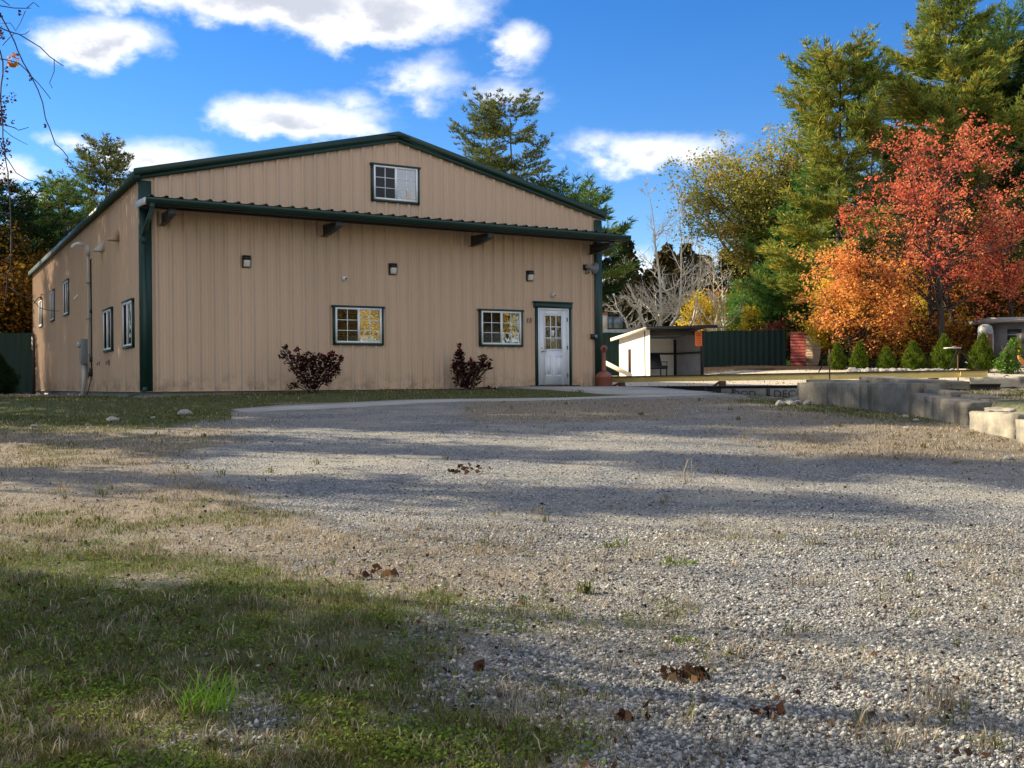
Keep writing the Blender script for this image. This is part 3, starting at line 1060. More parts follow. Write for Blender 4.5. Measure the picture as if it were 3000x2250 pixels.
rect_tube(a, [(-.02, -PO - .03, cz - .08), (-.02, -PO - .03, cz - .20), (.01, -.13, cz - .62), (.03, -.09, cz - .80), (.03, -.09, .10), (.0, -.13, 0.0), (-.30, -.16, -.10), (-.62, -.18, -.16)], .045, .035)
a.build('downspout', MT['green'], bld)

# pieces fixed to the wall ------------------------------------------------
for (u, v, lab) in ((722, 766, 'black and frosted wall lamp to the left above the bigger shrub'),
                    (1151, 788, 'black and frosted wall lamp between the two lower front windows'),
                    (1553, 808, 'black and frosted wall lamp nearest the white door')):
    s_, z_ = on_front(u, v, .06)
    t = tag(empty('wall_lamp', bw(s_, 0, z_), YAW), lab, 'wall lamp', 'wall lamps along the front')
    Acc().box((-.085, .004, -.14), (.085, .045, .14), FR).build('back_plate', MT['black'], t)
    Acc().prism([(.046, .03), (.15, .03), (.12, .135), (.046, .135)], -.08, .08, lambda a_, b_, h: FR(h, a_, b_)).build('hood', MT['black'], t)
    bevel(Acc().prism([(.046, -.13), (.105, -.115), (.145, .028), (.046, .028)], -.068, .068, lambda a_, b_, h: FR(h, a_, b_)).build('lens', MT['lens'], t), .008)


def dome_camera(u, v, lab, r=.055, mat='white'):
    s_, z_ = on_front(u, v, .06)
    t = tag(empty('security_camera', bw(s_, 0, z_), YAW), lab, 'camera', 'security cameras on the front wall')
    a = Acc()
    prof = [(r * 1.15, .004), (r * 1.15, .03), (r, .04)] + [(r * math.cos(x), .045 + r * math.sin(x)) for x in np.linspace(0, 1.4, 6)]
    V, Q = [], []
    for (rr, pp) in prof:
        for q in range(14):
            an = 2 * math.pi * q / 14
            V.append(FR(rr * math.cos(an), pp, rr * math.sin(an)))
    for i in range(len(prof) - 1):
        for q in range(14):
            Q.append((i * 14 + q, i * 14 + (q + 1) % 14, (i + 1) * 14 + (q + 1) % 14, (i + 1) * 14 + q))
    e = (len(prof) - 1) * 14
    a.add(V, Q, [(e, e + q, e + q + 1) for q in range(1, 13)])
    a.build('housing', MT[mat], t, smooth=True)
    Acc().tube([FR(.012, .085, -.008), FR(.02, .108, -.012)], .022, 10).build('lens', MT['black'], t)


dome_camera(1010, 815, 'small white dome camera on the wall above the left window')
dome_camera(1622, 864, 'small cream dome camera right above the white door', .065, 'pipe')
dome_camera(1721, 797, 'small grey dome camera under the horn speaker at the corner', .05, 'grey')
s_, z_ = on_front(1732, 782, .2)
t = tag(empty('horn_speaker', bw(s_, 0, z_), YAW), 'grey horn speaker pointing right by the green corner trim', 'speaker')
ax = np.array(FR(.20, .10, -.02)) - np.array(FR(-.12, .12, .02))
P0 = np.array(FR(-.12, .12, .02))
tt = np.array([0, .18, .2, .45, .75, .97, 1.0])
Acc().tube(P0 + tt[:, None] * ax, [.05, .055, .038, .052, .09, .16, .165], 14).build('horn', MT['grey'], t, smooth=False)
Acc().tube([FR(-.08, .005, -.02), FR(-.08, .12, .0)], .022, 8).box((-.14, .004, -.08), (-.02, .016, .08), FR).build('bracket', MT['darksteel'], t)
s_, z_ = on_front(1742, 986, .1)
t = tag(empty('card_reader', bw(s_, 0, z_), YAW), 'small black box fixed low on the right corner of the building', 'wall box')
Acc().box((-.10, .036, -.07), (.09, .12, .07), FR).build('body', MT['black'], t)
Acc().box((.0, .1205, -.04), (.075, .13, .045), FR).build('cover', MT['grey'], t)
t15 = tag(empty('house_number', bw(*[on_front(1549, 939, .05)[0], .047, on_front(1549, 939, .05)[1]]), YAW), 'black slanted house number 15 beside the white door', 'house number')
for ch, dx in (('1', -.052), ('5', .045)):
    o = text_mesh('digit', ch, .18, .006, MT['black'], t15, shear=.25)
    o.rotation_euler = (R(90), 0, 0)
    o.location = (dx, -.006, 0)

# fixtures of the left wall
def bs(t, p, z):
    return Vector((BX - BS * t - BC * p, BY + BC * t - BS * p, BZ + z))


def side_empty(name, u, v, lab, cat, group=None):
    t, z = on_side(u, v, .05)
    return tag(empty(name, bs(t, 0, z), YAW), lab, cat, group)


for (u, v, lab) in ((344, 690, 'tan vent hood on the side wall, the higher one nearest the corner'), (299, 723, 'pale vent hood on the side wall, the lower one near the white mast head')):
    t = side_empty('vent_hood', u, v, lab, 'vent hood', 'vent hoods on the side wall')
    Acc().prism([(.005, -.13), (.27, -.13), (.27, -.11), (.005, .17)], -.14, .14, lambda a_, b_, h: SD(h, a_, b_)).build('hood', MT['pipe' if u < 320 else 'siding'], t)
    Acc().box((-.16, .004, -.15), (.16, .018, .19), SD).build('flange', MT['siding'], t)
t = side_empty('vent_pipe', 242, 716, 'white elbowed vent pipe sticking out of the side wall', 'vent pipe')
th = np.linspace(0, 1.1, 7)
P = [SD(0, 0, 0), SD(0, .14, .02)] + [SD(0.03 * k, .14 + .20 * math.sin(x), .02 - .2 * (1 - math.cos(x))) for k, x in enumerate(th[1:])]
Acc().tube(P, .05, 12).build('elbow', MT['white'], t, smooth=True)
Acc().tube([SD(0, .002, 0), SD(0, .03, 0)], .11, 12).build('collar', MT['pipe'], t)
# service mast, conduit and meter
t0, z0 = on_side(260, 1070, .08)
_, z1 = on_side(260, 730, .08)
t = tag(empty('service_mast', bs(t0, 0, 0), YAW), 'tall weathered grey service pipe with a mast head on the side wall', 'service mast')
P = [SD(.0, .075, .6), SD(.02, .08, 1.5), SD(-.01, .075, 2.6), SD(.0, .08, z1 - .1)]
Acc().tube(P, .024, 10).build('pipe', MT['pipe'], t, smooth=True)
Acc().box((-.07, .01, z1 - .14), (.07, .12, z1 + .12), SD).build('mast_head', MT['pipe'], t)
for zz in (1.0, 2.0, 3.0):
    a = Acc().box((-.07, .004, zz), (.07, .13, zz + .03), SD)
    a.build('strap', MT['grey'], t)
t2, _ = on_side(266, 900, .06)
t = tag(empty('cable_conduit', bs(t2, 0, 0), YAW), 'thin dark cable conduit running down beside the pale service pipe', 'conduit')
Acc().tube([SD(-.10, .05, 3.62), SD(0, .055, 3.62), SD(0, .05, 2.4), SD(.01, .05, .95), SD(0, .05, .45)], .020, 8).build('pipe', MT['black'], t)
for b0, b1 in (((-.07, .03, .40), (.07, .13, .62)), ((-.05, .03, .80), (.05, .10, .95)), ((-.04, .03, 2.15), (.04, .09, 2.25))):
    Acc().box(b0, b1, SD).build('junction_box', MT['darksteel'], t)
Acc().tube([SD(0, .06, .42), SD(.25, .09, .05), SD(.75, .08, -.12)], .014, 6).tube([SD(.1, .06, .6), SD(.3, .1, .35), SD(.45, .08, .75)], .012, 6).build('cable', MT['black'], t)
tm, zm = on_side(246, 1030, .1)
t = tag(empty('meter_box', bs(tm, 0, zm), YAW), 'grey electric meter box on the side wall with a pipe to the ground', 'meter box')
bevel(Acc().box((-.17, .03, -.36), (.17, .20, .36), SD).build('cabinet', MT['grey'], t), .012)
Acc().tube([SD(.04, .2, .18), SD(.04, .27, .18)], .085, 14).build('meter', MT['pipe'], t)
Acc().tube([SD(-.04, .11, -.36), SD(-.06, .11, -.8), SD(-.04, .16, -1.30)], .055, 10).build('riser', MT['pipe'], t)
t = side_empty('cable_stub', 224, 868, 'short white stub sticking out high on the side wall', 'stub')
Acc().tube([SD(0, 0, .05), SD(.03, .12, -.09)], .022, 8).build('tube', MT['white'], t)
for u, v, lab in ((291.5, 1065, 'small dark hose bib low on the side wall, the farther of two'), (318, 1062, 'small dark hose bib low on the side wall, the one nearer the corner')):
    t = side_empty('hose_bib', u, v, lab, 'tap', 'hose bibs on the side wall')
    Acc().box((-.025, .004, -.07), (.025, .05, .07), SD).build('plate', MT['rust'], t)
    Acc().tube([SD(0, .05, .02), SD(0, .10, .01), SD(0, .11, -.05)], .013, 6).build('spout', MT['rust'], t)

# ------------------------------------------------------------------ walkway
def slab_strip(name, pts, thick, mat, lab, cat):
    """flat concrete laid along the ground; pts = (left edge, right edge) pairs of world xy with height"""
    a = Acc()
    V = []
    for (l, r_) in pts:
        V += [l, r_, (l[0], l[1], l[2] - thick), (r_[0], r_[1], r_[2] - thick)]
    n = len(pts)
    Q = []
    for i in range(n - 1):
        b0, b1 = i * 4, i * 4 + 4
        Q += [(b0, b0 + 1, b1 + 1, b1), (b0 + 2, b1 + 2, b1 + 3, b0 + 3), (b0, b1, b1 + 2, b0 + 2), (b0 + 1, b0 + 3, b1 + 3, b1 + 1)]
    e = (n - 1) * 4
    Q += [(0, 2, 3, 1), (e, e + 1, e + 3, e + 2)]
    a.add(V, Q)
    o = a.build(name, mat)
    tag(o, lab, cat, kind='structure')
    return o


pts = []
for s in np.linspace(1.0, 13.0, 14):
    l, r_ = bw(s, 3.42, 0), bw(s, 4.32, 0)
    pts.append(((l.x, l.y, gz(l.x, l.y) + .012), (r_.x, r_.y, gz(r_.x, r_.y) + .03)))
slab_strip('walkway', pts, .30, MT['walk'], 'narrow pale concrete walkway crossing in front of the building', 'walkway')
LE = [bw(8.85, .16, 0), bw(9.6, 1.3, 0), bw(10.3, 2.5, 0), bw(11.0, 3.40, 0), bw(12.0, 3.41, 0), bw(13.0, 3.41, 0), bw(14.6, 3.41, 0)]
RE = [bw(12.0, .16, 0), bw(12.25, .9, 0), bw(12.6, 1.7, 0), bw(13.0, 2.3, 0), bw(13.5, 2.75, 0), bw(14.1, 3.05, 0), bw(14.9, 3.3, 0)]
pts = []
for k_, (l, r_) in enumerate(zip(LE, RE)):
    zo = .055 * (1 - k_ / 6) + .014
    pts.append(((l.x, l.y, gz(l.x, l.y) + zo), (r_.x, r_.y, gz(r_.x, r_.y) + zo)))
slab_strip('path', pts, .35, MT['walk'], 'wide concrete path fanning out from the white door', 'path')

# ------------------------------------------------------------------ things on the yard
def rot2(x, y, a):
    return (x * math.cos(a) - y * math.sin(a), x * math.sin(a) + y * math.cos(a))


# ash receptacle by the corner
p = bw(12.02, .42, 0)
t = tag(empty('ash_receptacle', (p.x, p.y, gz(p.x, p.y) + .045)), 'terracotta plastic cigarette bin with a tall neck by the building corner', 'ash bin')
Acc().lathe([(.205, 0), (.225, .02), (.222, .24), (.232, .25), (.232, .28), (.205, .34), (.13, .40), (.075, .42)], 22).build('base', MT['terracotta'], t, smooth=True)
Acc().lathe([(.075, .42), (.062, .46), (.055, .9), (.06, .98)], 14).build('neck', MT['terracotta'], t, smooth=True)
a = Acc().tube([(0, .09, 1.04), (0, -.09, 1.04)], [.095, .095], 16)
a.build('head', MT['terracotta'], t)
Acc().tube([(0.01, -.0905, 1.04), (0.01, -.094, 1.04)], .035, 10).build('opening', MT['black'], t)

# ---- I-beam on stands
def ibeam(a_, P, Q, h, w, tk=.015):
    """I-section between two points (tops given)"""
    P, Q = Vector(P), Vector(Q)
    d = (Q - P).normalized()
    n = Vector((-d.y, d.x, 0)).normalized()

    def blk(n0, n1, z0, z1):
        V = []
        for c in (P, Q):
            for (nn, zz) in ((n0, z0), (n1, z0), (n1, z1), (n0, z1)):
                V.append(tuple(c + n * nn + Vector((0, 0, zz))))
        a_.add(V, [(3, 2, 1, 0), (4, 5, 6, 7), (0, 1, 5, 4), (1, 2, 6, 5), (2, 3, 7, 6), (3, 0, 4, 7)])
    blk(-tk / 2, tk / 2, -h + tk, -tk)
    blk(-w / 2, w / 2, -h, -h + tk)
    return lambda b: blk


bl, br = at(1772, 1104.5, 29.6), at(2893, 1084.5, 23.3)
org = (bl + br) / 2
t = tag(empty('steel_beam', (org.x, org.y, gz(org.x, org.y))), 'long faded yellow steel beam with a rusty top lying on low stands', 'beam')
lo = Vector(t.location)
d = (br - bl).normalized()
nrm = Vector((-d.y, d.x, 0)).normalized()


def beam_blk(acc, P, Q, n0, n1, z0, z1, lo):
    V = []
    for c in (P, Q):
        for (nn, zz) in ((n0, z0), (n1, z0), (n1, z1), (n0, z1)):
            V.append(tuple(c + nrm * nn + Vector((0, 0, zz)) - lo))
    acc.add(V, [(3, 2, 1, 0), (4, 5, 6, 7), (0, 1, 5, 4), (1, 2, 6, 5), (2, 3, 7, 6), (3, 0, 4, 7)])


a = Acc()
beam_blk(a, bl, br, -.006, .006, -.142, -.012, lo)
beam_blk(a, bl, br, -.055, .055, -.155, -.142, lo)
for f_ in (.35, .6, .945):
    q = bl.lerp(br, f_)
    beam_blk(a, q, q + d * .012, -.055, -.006, -.142, -.012, lo)
a.build('web', MT['yellow'], t)
a = Acc()
beam_blk(a, bl - d * .02, br, -.065, .065, -.011, .016, lo)
a.build('top_flange', MT['rust'], t)


def stand(f_, lab, style=0):
    q = bl.lerp(br, f_)
    g = gz(q.x, q.y)
    h = q.z - .158 - g
    o = tag(empty('beam_stand', (q.x, q.y, g), math.atan2(d.y, d.x)), lab, 'stand', 'stands under the yellow beam')
    if style == 1:
        Acc().lathe([(.10, 0), (.065, .02), (.06, h - .12), (.075, h - .05), (.12, h - .02), (.13, h)], 14).build('post', MT['rust'], o, smooth=False)
    else:
        Acc().box((-.07, -.07, 0), (.07, .07, h)).build('post', MT['rust'], o)
        Acc().tube([(-.36, -.10, 0), (-.06, -.06, h - .03)], .035, 6).build('brace', MT['rust'], o)
        Acc().tube([(-.10, .42, 0), (-.02, .06, h - .03)], .035, 6).build('brace', MT['rust'], o)
        Acc().box((-.20, -.16, 0), (.12, .14, .025)).build('foot_plate', MT['rust'], o)
    return o


stand(.055, 'rusty braced stand under the beam right of the ash bin')
stand(.36, 'rusty braced stand under the middle of the beam left of the concrete blocks')
stand(.885, 'rusty flared round post under the right end of the beam', 1)

# lower dark beam with a stencilled grey board
P, Q = at(1800, 1132, 28.4), at(2930, 1124, 22.3)
org = (P + Q) / 2
t = tag(empty('ramp_frame', (org.x, org.y, gz(org.x, org.y))), 'long dark steel frame near the ground with a grey board lettered DECK', 'steel frame')
lo = Vector(t.location)
d = (Q - P).normalized()
nrm = Vector((-d.y, d.x, 0)).normalized()
a = Acc()
beam_blk(a, P, Q, -.05, .09, -.035, 0, lo)
beam_blk(a, P, Q, .0, .02, -.22, -.035, lo)
a.build('rail', MT['darksteel'], t)
f0, f1 = .33, .60
A_, B_ = P.lerp(Q, f0), P.lerp(Q, f1)
a = Acc()
beam_blk(a, A_, B_, -.045, -.02, -.36, -.075, lo)
board = a.build('board', surf('grey_board', (0.17, 0.165, 0.145), 0.8, .2, 3, streak=.3), t)
for f_ in (.36, .455, .585):
    a = Acc()
    q = P.lerp(Q, f_)
    beam_blk(a, q, q + d * .10, -.052, -.0465, -.36, -.08, lo)
    a.build('stiffener', MT['darksteel'], t)
for word, u, sz in (('OOD', 2182, .22), ('DECK', 2312, .24)):
    rx, rz = ray(u, 1150)
    s_ = (rx * P.y - P.x) / (d.x - rx * d.y)
    q = P + d * s_
    o = text_mesh('lettering', word, sz, .002, MT['black'], t)
    o.rotation_euler = (R(90), 0, math.atan2(d.y, d.x))
    o.location = q - nrm * .049 + Vector((0, 0, -.215)) - lo
    o.scale = (1.25, 1, 1)
for f_ in (.06, .28, .52, .8):
    a = Acc()
    q = P.lerp(Q, f_)
    beam_blk(a, q, q + d * .08, -.03, .03, gz(q.x, q.y) - q.z - .02, -.03, lo)
    a.build('support', MT['darksteel'], t)

# ---- shelter with a sloping sheet roof
p = foot(1890, 45.5)
SY = R(24)
t = tag(empty('shelter', (p.x, p.y, p.z), SY), 'small open white sheet-metal shelter with a dark sloping roof', 'shelter')
W_, D_ = 3.05, 2.3
H_ = at(1888, 957, 45.0).z - p.z - .02


def corr(acc, P0, P1, z0, z1, pitch=.076, amp=.012, zt=None):
    """corrugated sheet between two ground points"""
    P0, P1 = np.array(P0, float), np.array(P1, float)
    L = np.linalg.norm(P1 - P0)
    dd = (P1 - P0) / L
    nn = np.array((-dd[1], dd[0]))
    k = max(4, int(L / pitch * 4))
    V0, V1 = [], []
    for i in range(k + 1):
        s = L * i / k
        o = amp * math.sin(2 * math.pi * s / pitch)
        q = P0 + dd * s + nn * o
        top = z1 if zt is None else z1 + (zt - z1) * i / k
        V0.append((q[0], q[1], z0))
        V1.append((q[0], q[1], top))
    acc.add(V0 + V1, [(i, i + 1, k + 2 + i, k + 1 + i) for i in range(k)])


a = Acc()
corr(a, (0, -.42), (0, D_), .0, H_ - .06, .23, .010, H_ - .34)
a.build('side_panel', MT['whitemetal'], t)
a = Acc()
corr(a, (0.04, D_), (W_, D_), .0, H_ - .36, .23, .010)
a.build('back_panel', MT['whitemetal'], t)
a = Acc()
corr(a, (W_, D_ - .02), (W_, .05), .0, H_ - .34, .10, .012, H_ - .10)
a.build('side_panel', MT['shaded_sheet'], t)  # inner right wall, its shade painted as blue-grey sheet
a = Acc()
for (x, y, z) in ((.05, .02, H_ - .1), (W_ - .06, .02, H_ - .1), (W_ - .05, D_ - .06, H_ - .4), (.05, D_ - .06, H_ - .4)):
    o = Acc().box((x - .05, y - .05, 0), (x + .05, y + .05, z)).build('post', MT['darkwood'], t)
a = Acc().box((.1, -.02, H_ - .30), (W_ - .11, .05, H_ - .12)).build('header', MT['darkwood'], t)
Acc().box((.1, D_ - .10, 1.05), (W_ - .1, D_ - .03, 1.13)).build('rail', MT['darkwood'], t)
Acc().box((W_ - .10, .07, 1.05), (W_ - .03, D_ - .11, 1.13)).build('rail', MT['darkwood'], t)
# roof, lower at the back, a little higher at its right end
rf = Acc()
N = 60
V = []
for i in range(N + 1):
    x = -.22 + (W_ + .60) * i / N
    lift = .14 * i / N
    o = .012 * math.sin(i * 2 * math.pi / 3)
    V += [(x, -.55, H_ + .02 + lift + o), (x, D_ + .35, H_ - .36 + lift + o)]
rf.add(V, [(2 * i, 2 * i + 2, 2 * i + 3, 2 * i + 1) for i in range(N)])
roof_ = rf.build('roof', MT['darkwood'], t)
a = Acc()
a.add([(-.22, -.57, H_ - .12), (W_ + .38, -.57, H_ + .03), (W_ + .38, -.57, H_ + .14), (-.22, -.57, H_ + .0),
       (-.22, -.53, H_ - .12), (W_ + .38, -.53, H_ + .03), (W_ + .38, -.53, H_ + .14), (-.22, -.53, H_ + .0)],
      [(0, 1, 2, 3), (7, 6, 5, 4), (0, 4, 5, 1), (3, 2, 6, 7), (0, 3, 7, 4), (1, 5, 6, 2)])
a.build('fascia', MT['darkwood'], roof_)
a = Acc()
a.add([(-.25, -.5, H_ - .13), (-.25, D_ + .3, H_ - .49), (-.25, D_ + .3, H_ - .35), (-.25, -.5, H_ + .01), (-.21, -.5, H_ - .13), (-.21, D_ + .3, H_ - .49), (-.21, D_ + .3, H_ - .35), (-.21, -.5, H_ + .01)],
      [(0, 1, 2, 3), (7, 6, 5, 4), (0, 4, 5, 1), (3, 2, 6, 7), (0, 3, 7, 4), (1, 5, 6, 2)])
a.build('fascia', MT['whitewood'], roof_)
SH = Matrix.Translation(p) @ Matrix.Rotation(SY, 4, 'Z')


def shw(x, y, z):
    return SH @ Vector((x, y, z))


# orange notice
t = tag(empty('notice_sign', shw(W_ - .30, -.065, H_ - .46), SY), 'orange notice hanging at the right front corner of the white shelter', 'sign')
bevel(Acc().box((-.19, -.012, -.33), (.19, .012, .33)).build('board', MT['orange'], t), .01)
a = Acc()
for i, (w0, hh) in enumerate(((.12, .035), (.13, .05), (.09, .03), (.14, .02), (.12, .02), (.14, .02), (.11, .02))):
    z = .24 - i * .078
    a.box((-w0, -.0160, z - hh / 2), (w0, -.0130, z + hh / 2))
a.build('lettering', surf('sign_ink', (0.34, 0.06, 0.02), .6), t)
# bench seat inside
t = tag(empty('bench_seat', shw(1.15, 1.45, 0), SY), 'dark two-seat bench standing inside the white shelter', 'bench')
bevel(Acc().box((-.75, -.32, .36), (.75, .25, .52)).build('seat', MT['black'], t), .03)
o = Acc()
for (x0, x1) in ((-.74, -.02), (.02, .74)):
    o.prism([(.16, .50), (.28, .50), (.42, 1.02), (.34, 1.05)], x0, x1, lambda a_, b_, h: (h, a_, b_))
    bevel(o.build('backrest', MT['black'], t), .03)
    o = Acc()
for x in (-.72, .68):
    Acc().box((x, -.30, 0), (x + .04, -.26, .36)).build('leg', MT['darksteel'], t)
    Acc().box((x, .2, 0), (x + .04, .24, .50)).build('leg', MT['darksteel'], t)
    Acc().tube([(x + .02, -.3, .36), (x + .02, -.32, .68), (x + .02, .28, .70)], .02, 6).build('armrest', MT['darksteel'], t)
# rusty post with a small plate and a leaning white board
q = foot(1845, 43.2)
zt = at(1845, 1023, 43.2).z
t = tag(empty('steel_post', q), 'rusty upright post in front of the white shelter wall', 'post')
Acc().box((-.055, -.05, -.1), (.055, .05, zt - q.z)).build('shaft', MT['rust'], t)
q2 = foot(1862, 42.0)
tp, bt = at(1752, 1052, 44.0), at(1850, 1102, 42.6)
bt.z = gz(bt.x, bt.y) + .06
o = tag(empty('wooden_board', bt), 'long whitewashed board leaning down towards the white shelter', 'board')
dd = (tp - bt)
pp = Vector((-dd.y, dd.x, 0)).normalized()
up = dd.cross(pp).normalized()
V = []
for c in (Vector((0, 0, 0)), dd):
    for (m_, n_) in ((-.02, -.09), (.02, -.09), (.02, .09), (-.02, .09)):
        V.append(tuple(c + pp * m_ + up * n_))
Acc().add(V, [(3, 2, 1, 0), (4, 5, 6, 7), (0, 1, 5, 4), (1, 2, 6, 5), (2, 3, 7, 6), (3, 0, 4, 7)]).build('plank', MT['whitewood'], o)
q = tp + dd.normalized() * -.1
q.z = gz(q.x, q.y)
t = tag(empty('steel_post', (tp.x + .02, tp.y + .12, gz(tp.x, tp.y))), 'dark post at the upper end of the whitewashed board beside the corner', 'post')
Acc().box((-.05, -.05, -.1), (.05, .05, tp.z - t.location.z + .08)).build('shaft', MT['darksteel'], t)

# ---- fences
def panel_fence(name, P0, P1, z0, z1, mat, lab, pitch=.30, amp=.02, rails=True):
    P0, P1 = Vector(P0), Vector(P1)
    t = tag(empty(name, (P0.x, P0.y, 0)), lab, 'fence')
    a = Acc()
    L = (P1 - P0).length
    dd = (P1 - P0) / L
    nn = Vector((-dd.y, dd.x, 0))
    n = int(L / pitch)
    prof = []
    for i in range(n):
        s = i * pitch
        prof += [(s, 0), (s + pitch * .62, 0), (s + pitch * .70, amp), (s + pitch * .92, amp)]
    prof.append((n * pitch, 0))
    V0, V1 = [], []
    for k, (s, o) in enumerate(prof):
        q = dd * s - nn * o
        jit = .012 * math.sin(k // 12 * 2.3)
        V0.append((q.x, q.y, z0 + (.02 * math.sin(s))))
        V1.append((q.x, q.y, z1 + jit))
    m = len(prof)
    a.add(V0 + V1, [(i, i + 1, m + i + 1, m + i) for i in range(m - 1)])
    a.build('panel', mat, t)
    k = 0
    s = 0
    while s <= L:
        q = dd * s + nn * .08
        Acc().box((q.x - .05, q.y - .05, z0 - .5), (q.x + .05, q.y + .05, z1 - .05)).build('post', MT['darksteel'], t)
        s += 2.44
    return t


panel_fence('metal_fence', (-18.75, 40.9, 0), (-27.5, 40.6, 0), gz(-20, 40.8) + .05, at(50, 975.5, 40.8).z, MT['green_fence'], 'dark green ribbed metal fence joining the left side of the building')
xr = ray(2312, 1000)[0] * 56
panel_fence('metal_fence', (1.0, 57.5, 0), (xr, 55.6, 0), .45, at(2050, 971, 56.5).z, MT['green_fence'], 'dark green ribbed metal fence behind the white shelter')
# red and tan sheets beside it
for (u0, u1, v0, v1, mt, lab, sk) in ((2316, 2358, 972, 1074, 'redmetal', 'buckled red sheet metal panel standing at the end of the green fence', .1),
                                      (2359, 2396, 984, 1066, 'tanmetal', 'faded tan sheet metal panel with a bent edge next to the red one', .25)):
    A_, B_ = at(u0, v1, 55.0), at(u1, v1 - 3, 54.4)
    tz = at(u0, v0, 55.0).z
    t = tag(empty("sheet_metal_stack", (A_.x, A_.y, 0)), lab, 'panel', 'loose sheet metal panels')
    a = Acc()
    nz, nx_ = 88, 8
    V = []
    g0 = gz(A_.x, A_.y) - .05
    for i in range(nz + 1):
        f_ = i / nz
        for j in range(nx_ + 1):
            e = j / nx_
            x = (B_.x - A_.x) * e + sk * .6 * e * math.sin(f_ * 2.6)
            y = (B_.y - A_.y) * e - .030 * abs(math.sin(f_ * math.pi * 11)) ** .4 - sk * .35 * math.sin(e * 3) * (.3 + f_)
            V.append((x, y, g0 + (tz - g0) * f_ - .12 * e * f_ * sk * 4))
    a.add(V, [(i * (nx_ + 1) + j, i * (nx_ + 1) + j + 1, (i + 1) * (nx_ + 1) + j + 1, (i + 1) * (nx_ + 1) + j) for i in range(nz) for j in range(nx_)])
    a.build("corrugated_sheet", MT[mt], t)

# ---- concrete blocks
from mathutils import noise as mnoise


def block(name, corners, z0, z1, depth, mat, lab, group=None, rough=.012, side=1, tilt=0.0, res=.09, cat='concrete block'):
    """block with its long front face between two ground points; depth goes back to the right"""
    A_, B_ = Vector((*corners[0], 0)), Vector((*corners[1], 0))
    L = (B_ - A_).length
    dd = (B_ - A_) / L
    nn = Vector((-dd.y, dd.x, 0)) * side
    nx_, ny_, nz_ = max(2, int(L / res)), max(2, int(depth / res)), max(2, int((max(z1) - z0) / res))
    bm = {}
    V, Q = [], []

    def vid(i, j, k):
        key = (i, j, k)
        if key not in bm:
            fx, fy, fz = i / nx_, j / ny_, k / nz_
            top = z1[0] + (z1[1] - z1[0]) * fx
            q = dd * (L * fx) + nn * (depth * fy)
            z = z0 + (top - z0) * fz
            w = Vector((A_.x + q.x, A_.y + q.y, z))
            o = mnoise.noise_vector(w * 5.0) * rough + mnoise.noise_vector(w * 16.0) * rough * .5
            # soften the edges
            e = [(.0 if 0 < i < nx_ else 1), (0 if 0 < j < ny_ else 1), (0 if 0 < k < nz_ else 1)]
            if sum(e) >= 2:
                c = Vector((dd.x * (.5 - fx) + nn.x * (.5 - fy), dd.y * (.5 - fx) + nn.y * (.5 - fy), .5 - fz)).normalized()
                o += c * (rough * .35 + .002) * (1 + mnoise.noise(w * 7))
            V.append((q.x + o.x, q.y + o.y, z + o.z))
            bm[key] = len(V) - 1
        return bm[key]
    for i in range(nx_):
        for k in range(nz_):
            for j in (0, ny_):
                Q.append((vid(i, j, k), vid(i + 1, j, k), vid(i + 1, j, k + 1), vid(i, j, k + 1)))
    for j in range(ny_):
        for k in range(nz_):
            for i in (0, nx_):
                Q.append((vid(i, j, k), vid(i, j + 1, k), vid(i, j + 1, k + 1), vid(i, j, k + 1)))
    for i in range(nx_):
        for j in range(ny_):
            for k in (0, nz_):
                Q.append((vid(i, j, k), vid(i + 1, j, k), vid(i + 1, j + 1, k), vid(i, j + 1, k)))
    o = Acc().add(V, Q).build(name, mat)
    o.location = (A_.x, A_.y, 0)
    return tag(o, lab, cat, group)


GB = 'concrete blocks edging the lot'


def gp(u, d):
    return (ray(u, 1125)[0] * d, d)


def zv(u, v, d):
    return at(u, v, d).z


b1a, b1b = gp(2335, 21.0), gp(2664, 17.6)
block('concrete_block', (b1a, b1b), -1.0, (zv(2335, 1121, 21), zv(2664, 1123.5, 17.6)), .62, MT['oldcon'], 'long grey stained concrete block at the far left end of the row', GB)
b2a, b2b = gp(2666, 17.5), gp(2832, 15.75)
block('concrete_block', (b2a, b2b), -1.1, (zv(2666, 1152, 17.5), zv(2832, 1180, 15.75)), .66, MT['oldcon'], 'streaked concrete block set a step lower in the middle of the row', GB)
b3a, b3b = gp(2836, 15.3), gp(2968, 13.9)
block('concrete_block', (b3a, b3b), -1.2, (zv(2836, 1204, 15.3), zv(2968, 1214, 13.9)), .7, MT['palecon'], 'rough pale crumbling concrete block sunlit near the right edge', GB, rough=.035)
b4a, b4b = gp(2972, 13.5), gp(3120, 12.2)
block('concrete_block', (b4a, b4b), -1.3, (zv(2972, 1228, 13.5), zv(3120, 1236, 12.2)), .7, MT['palecon'], 'smoother pale block cut off by the right edge of the picture', GB, rough=.02)
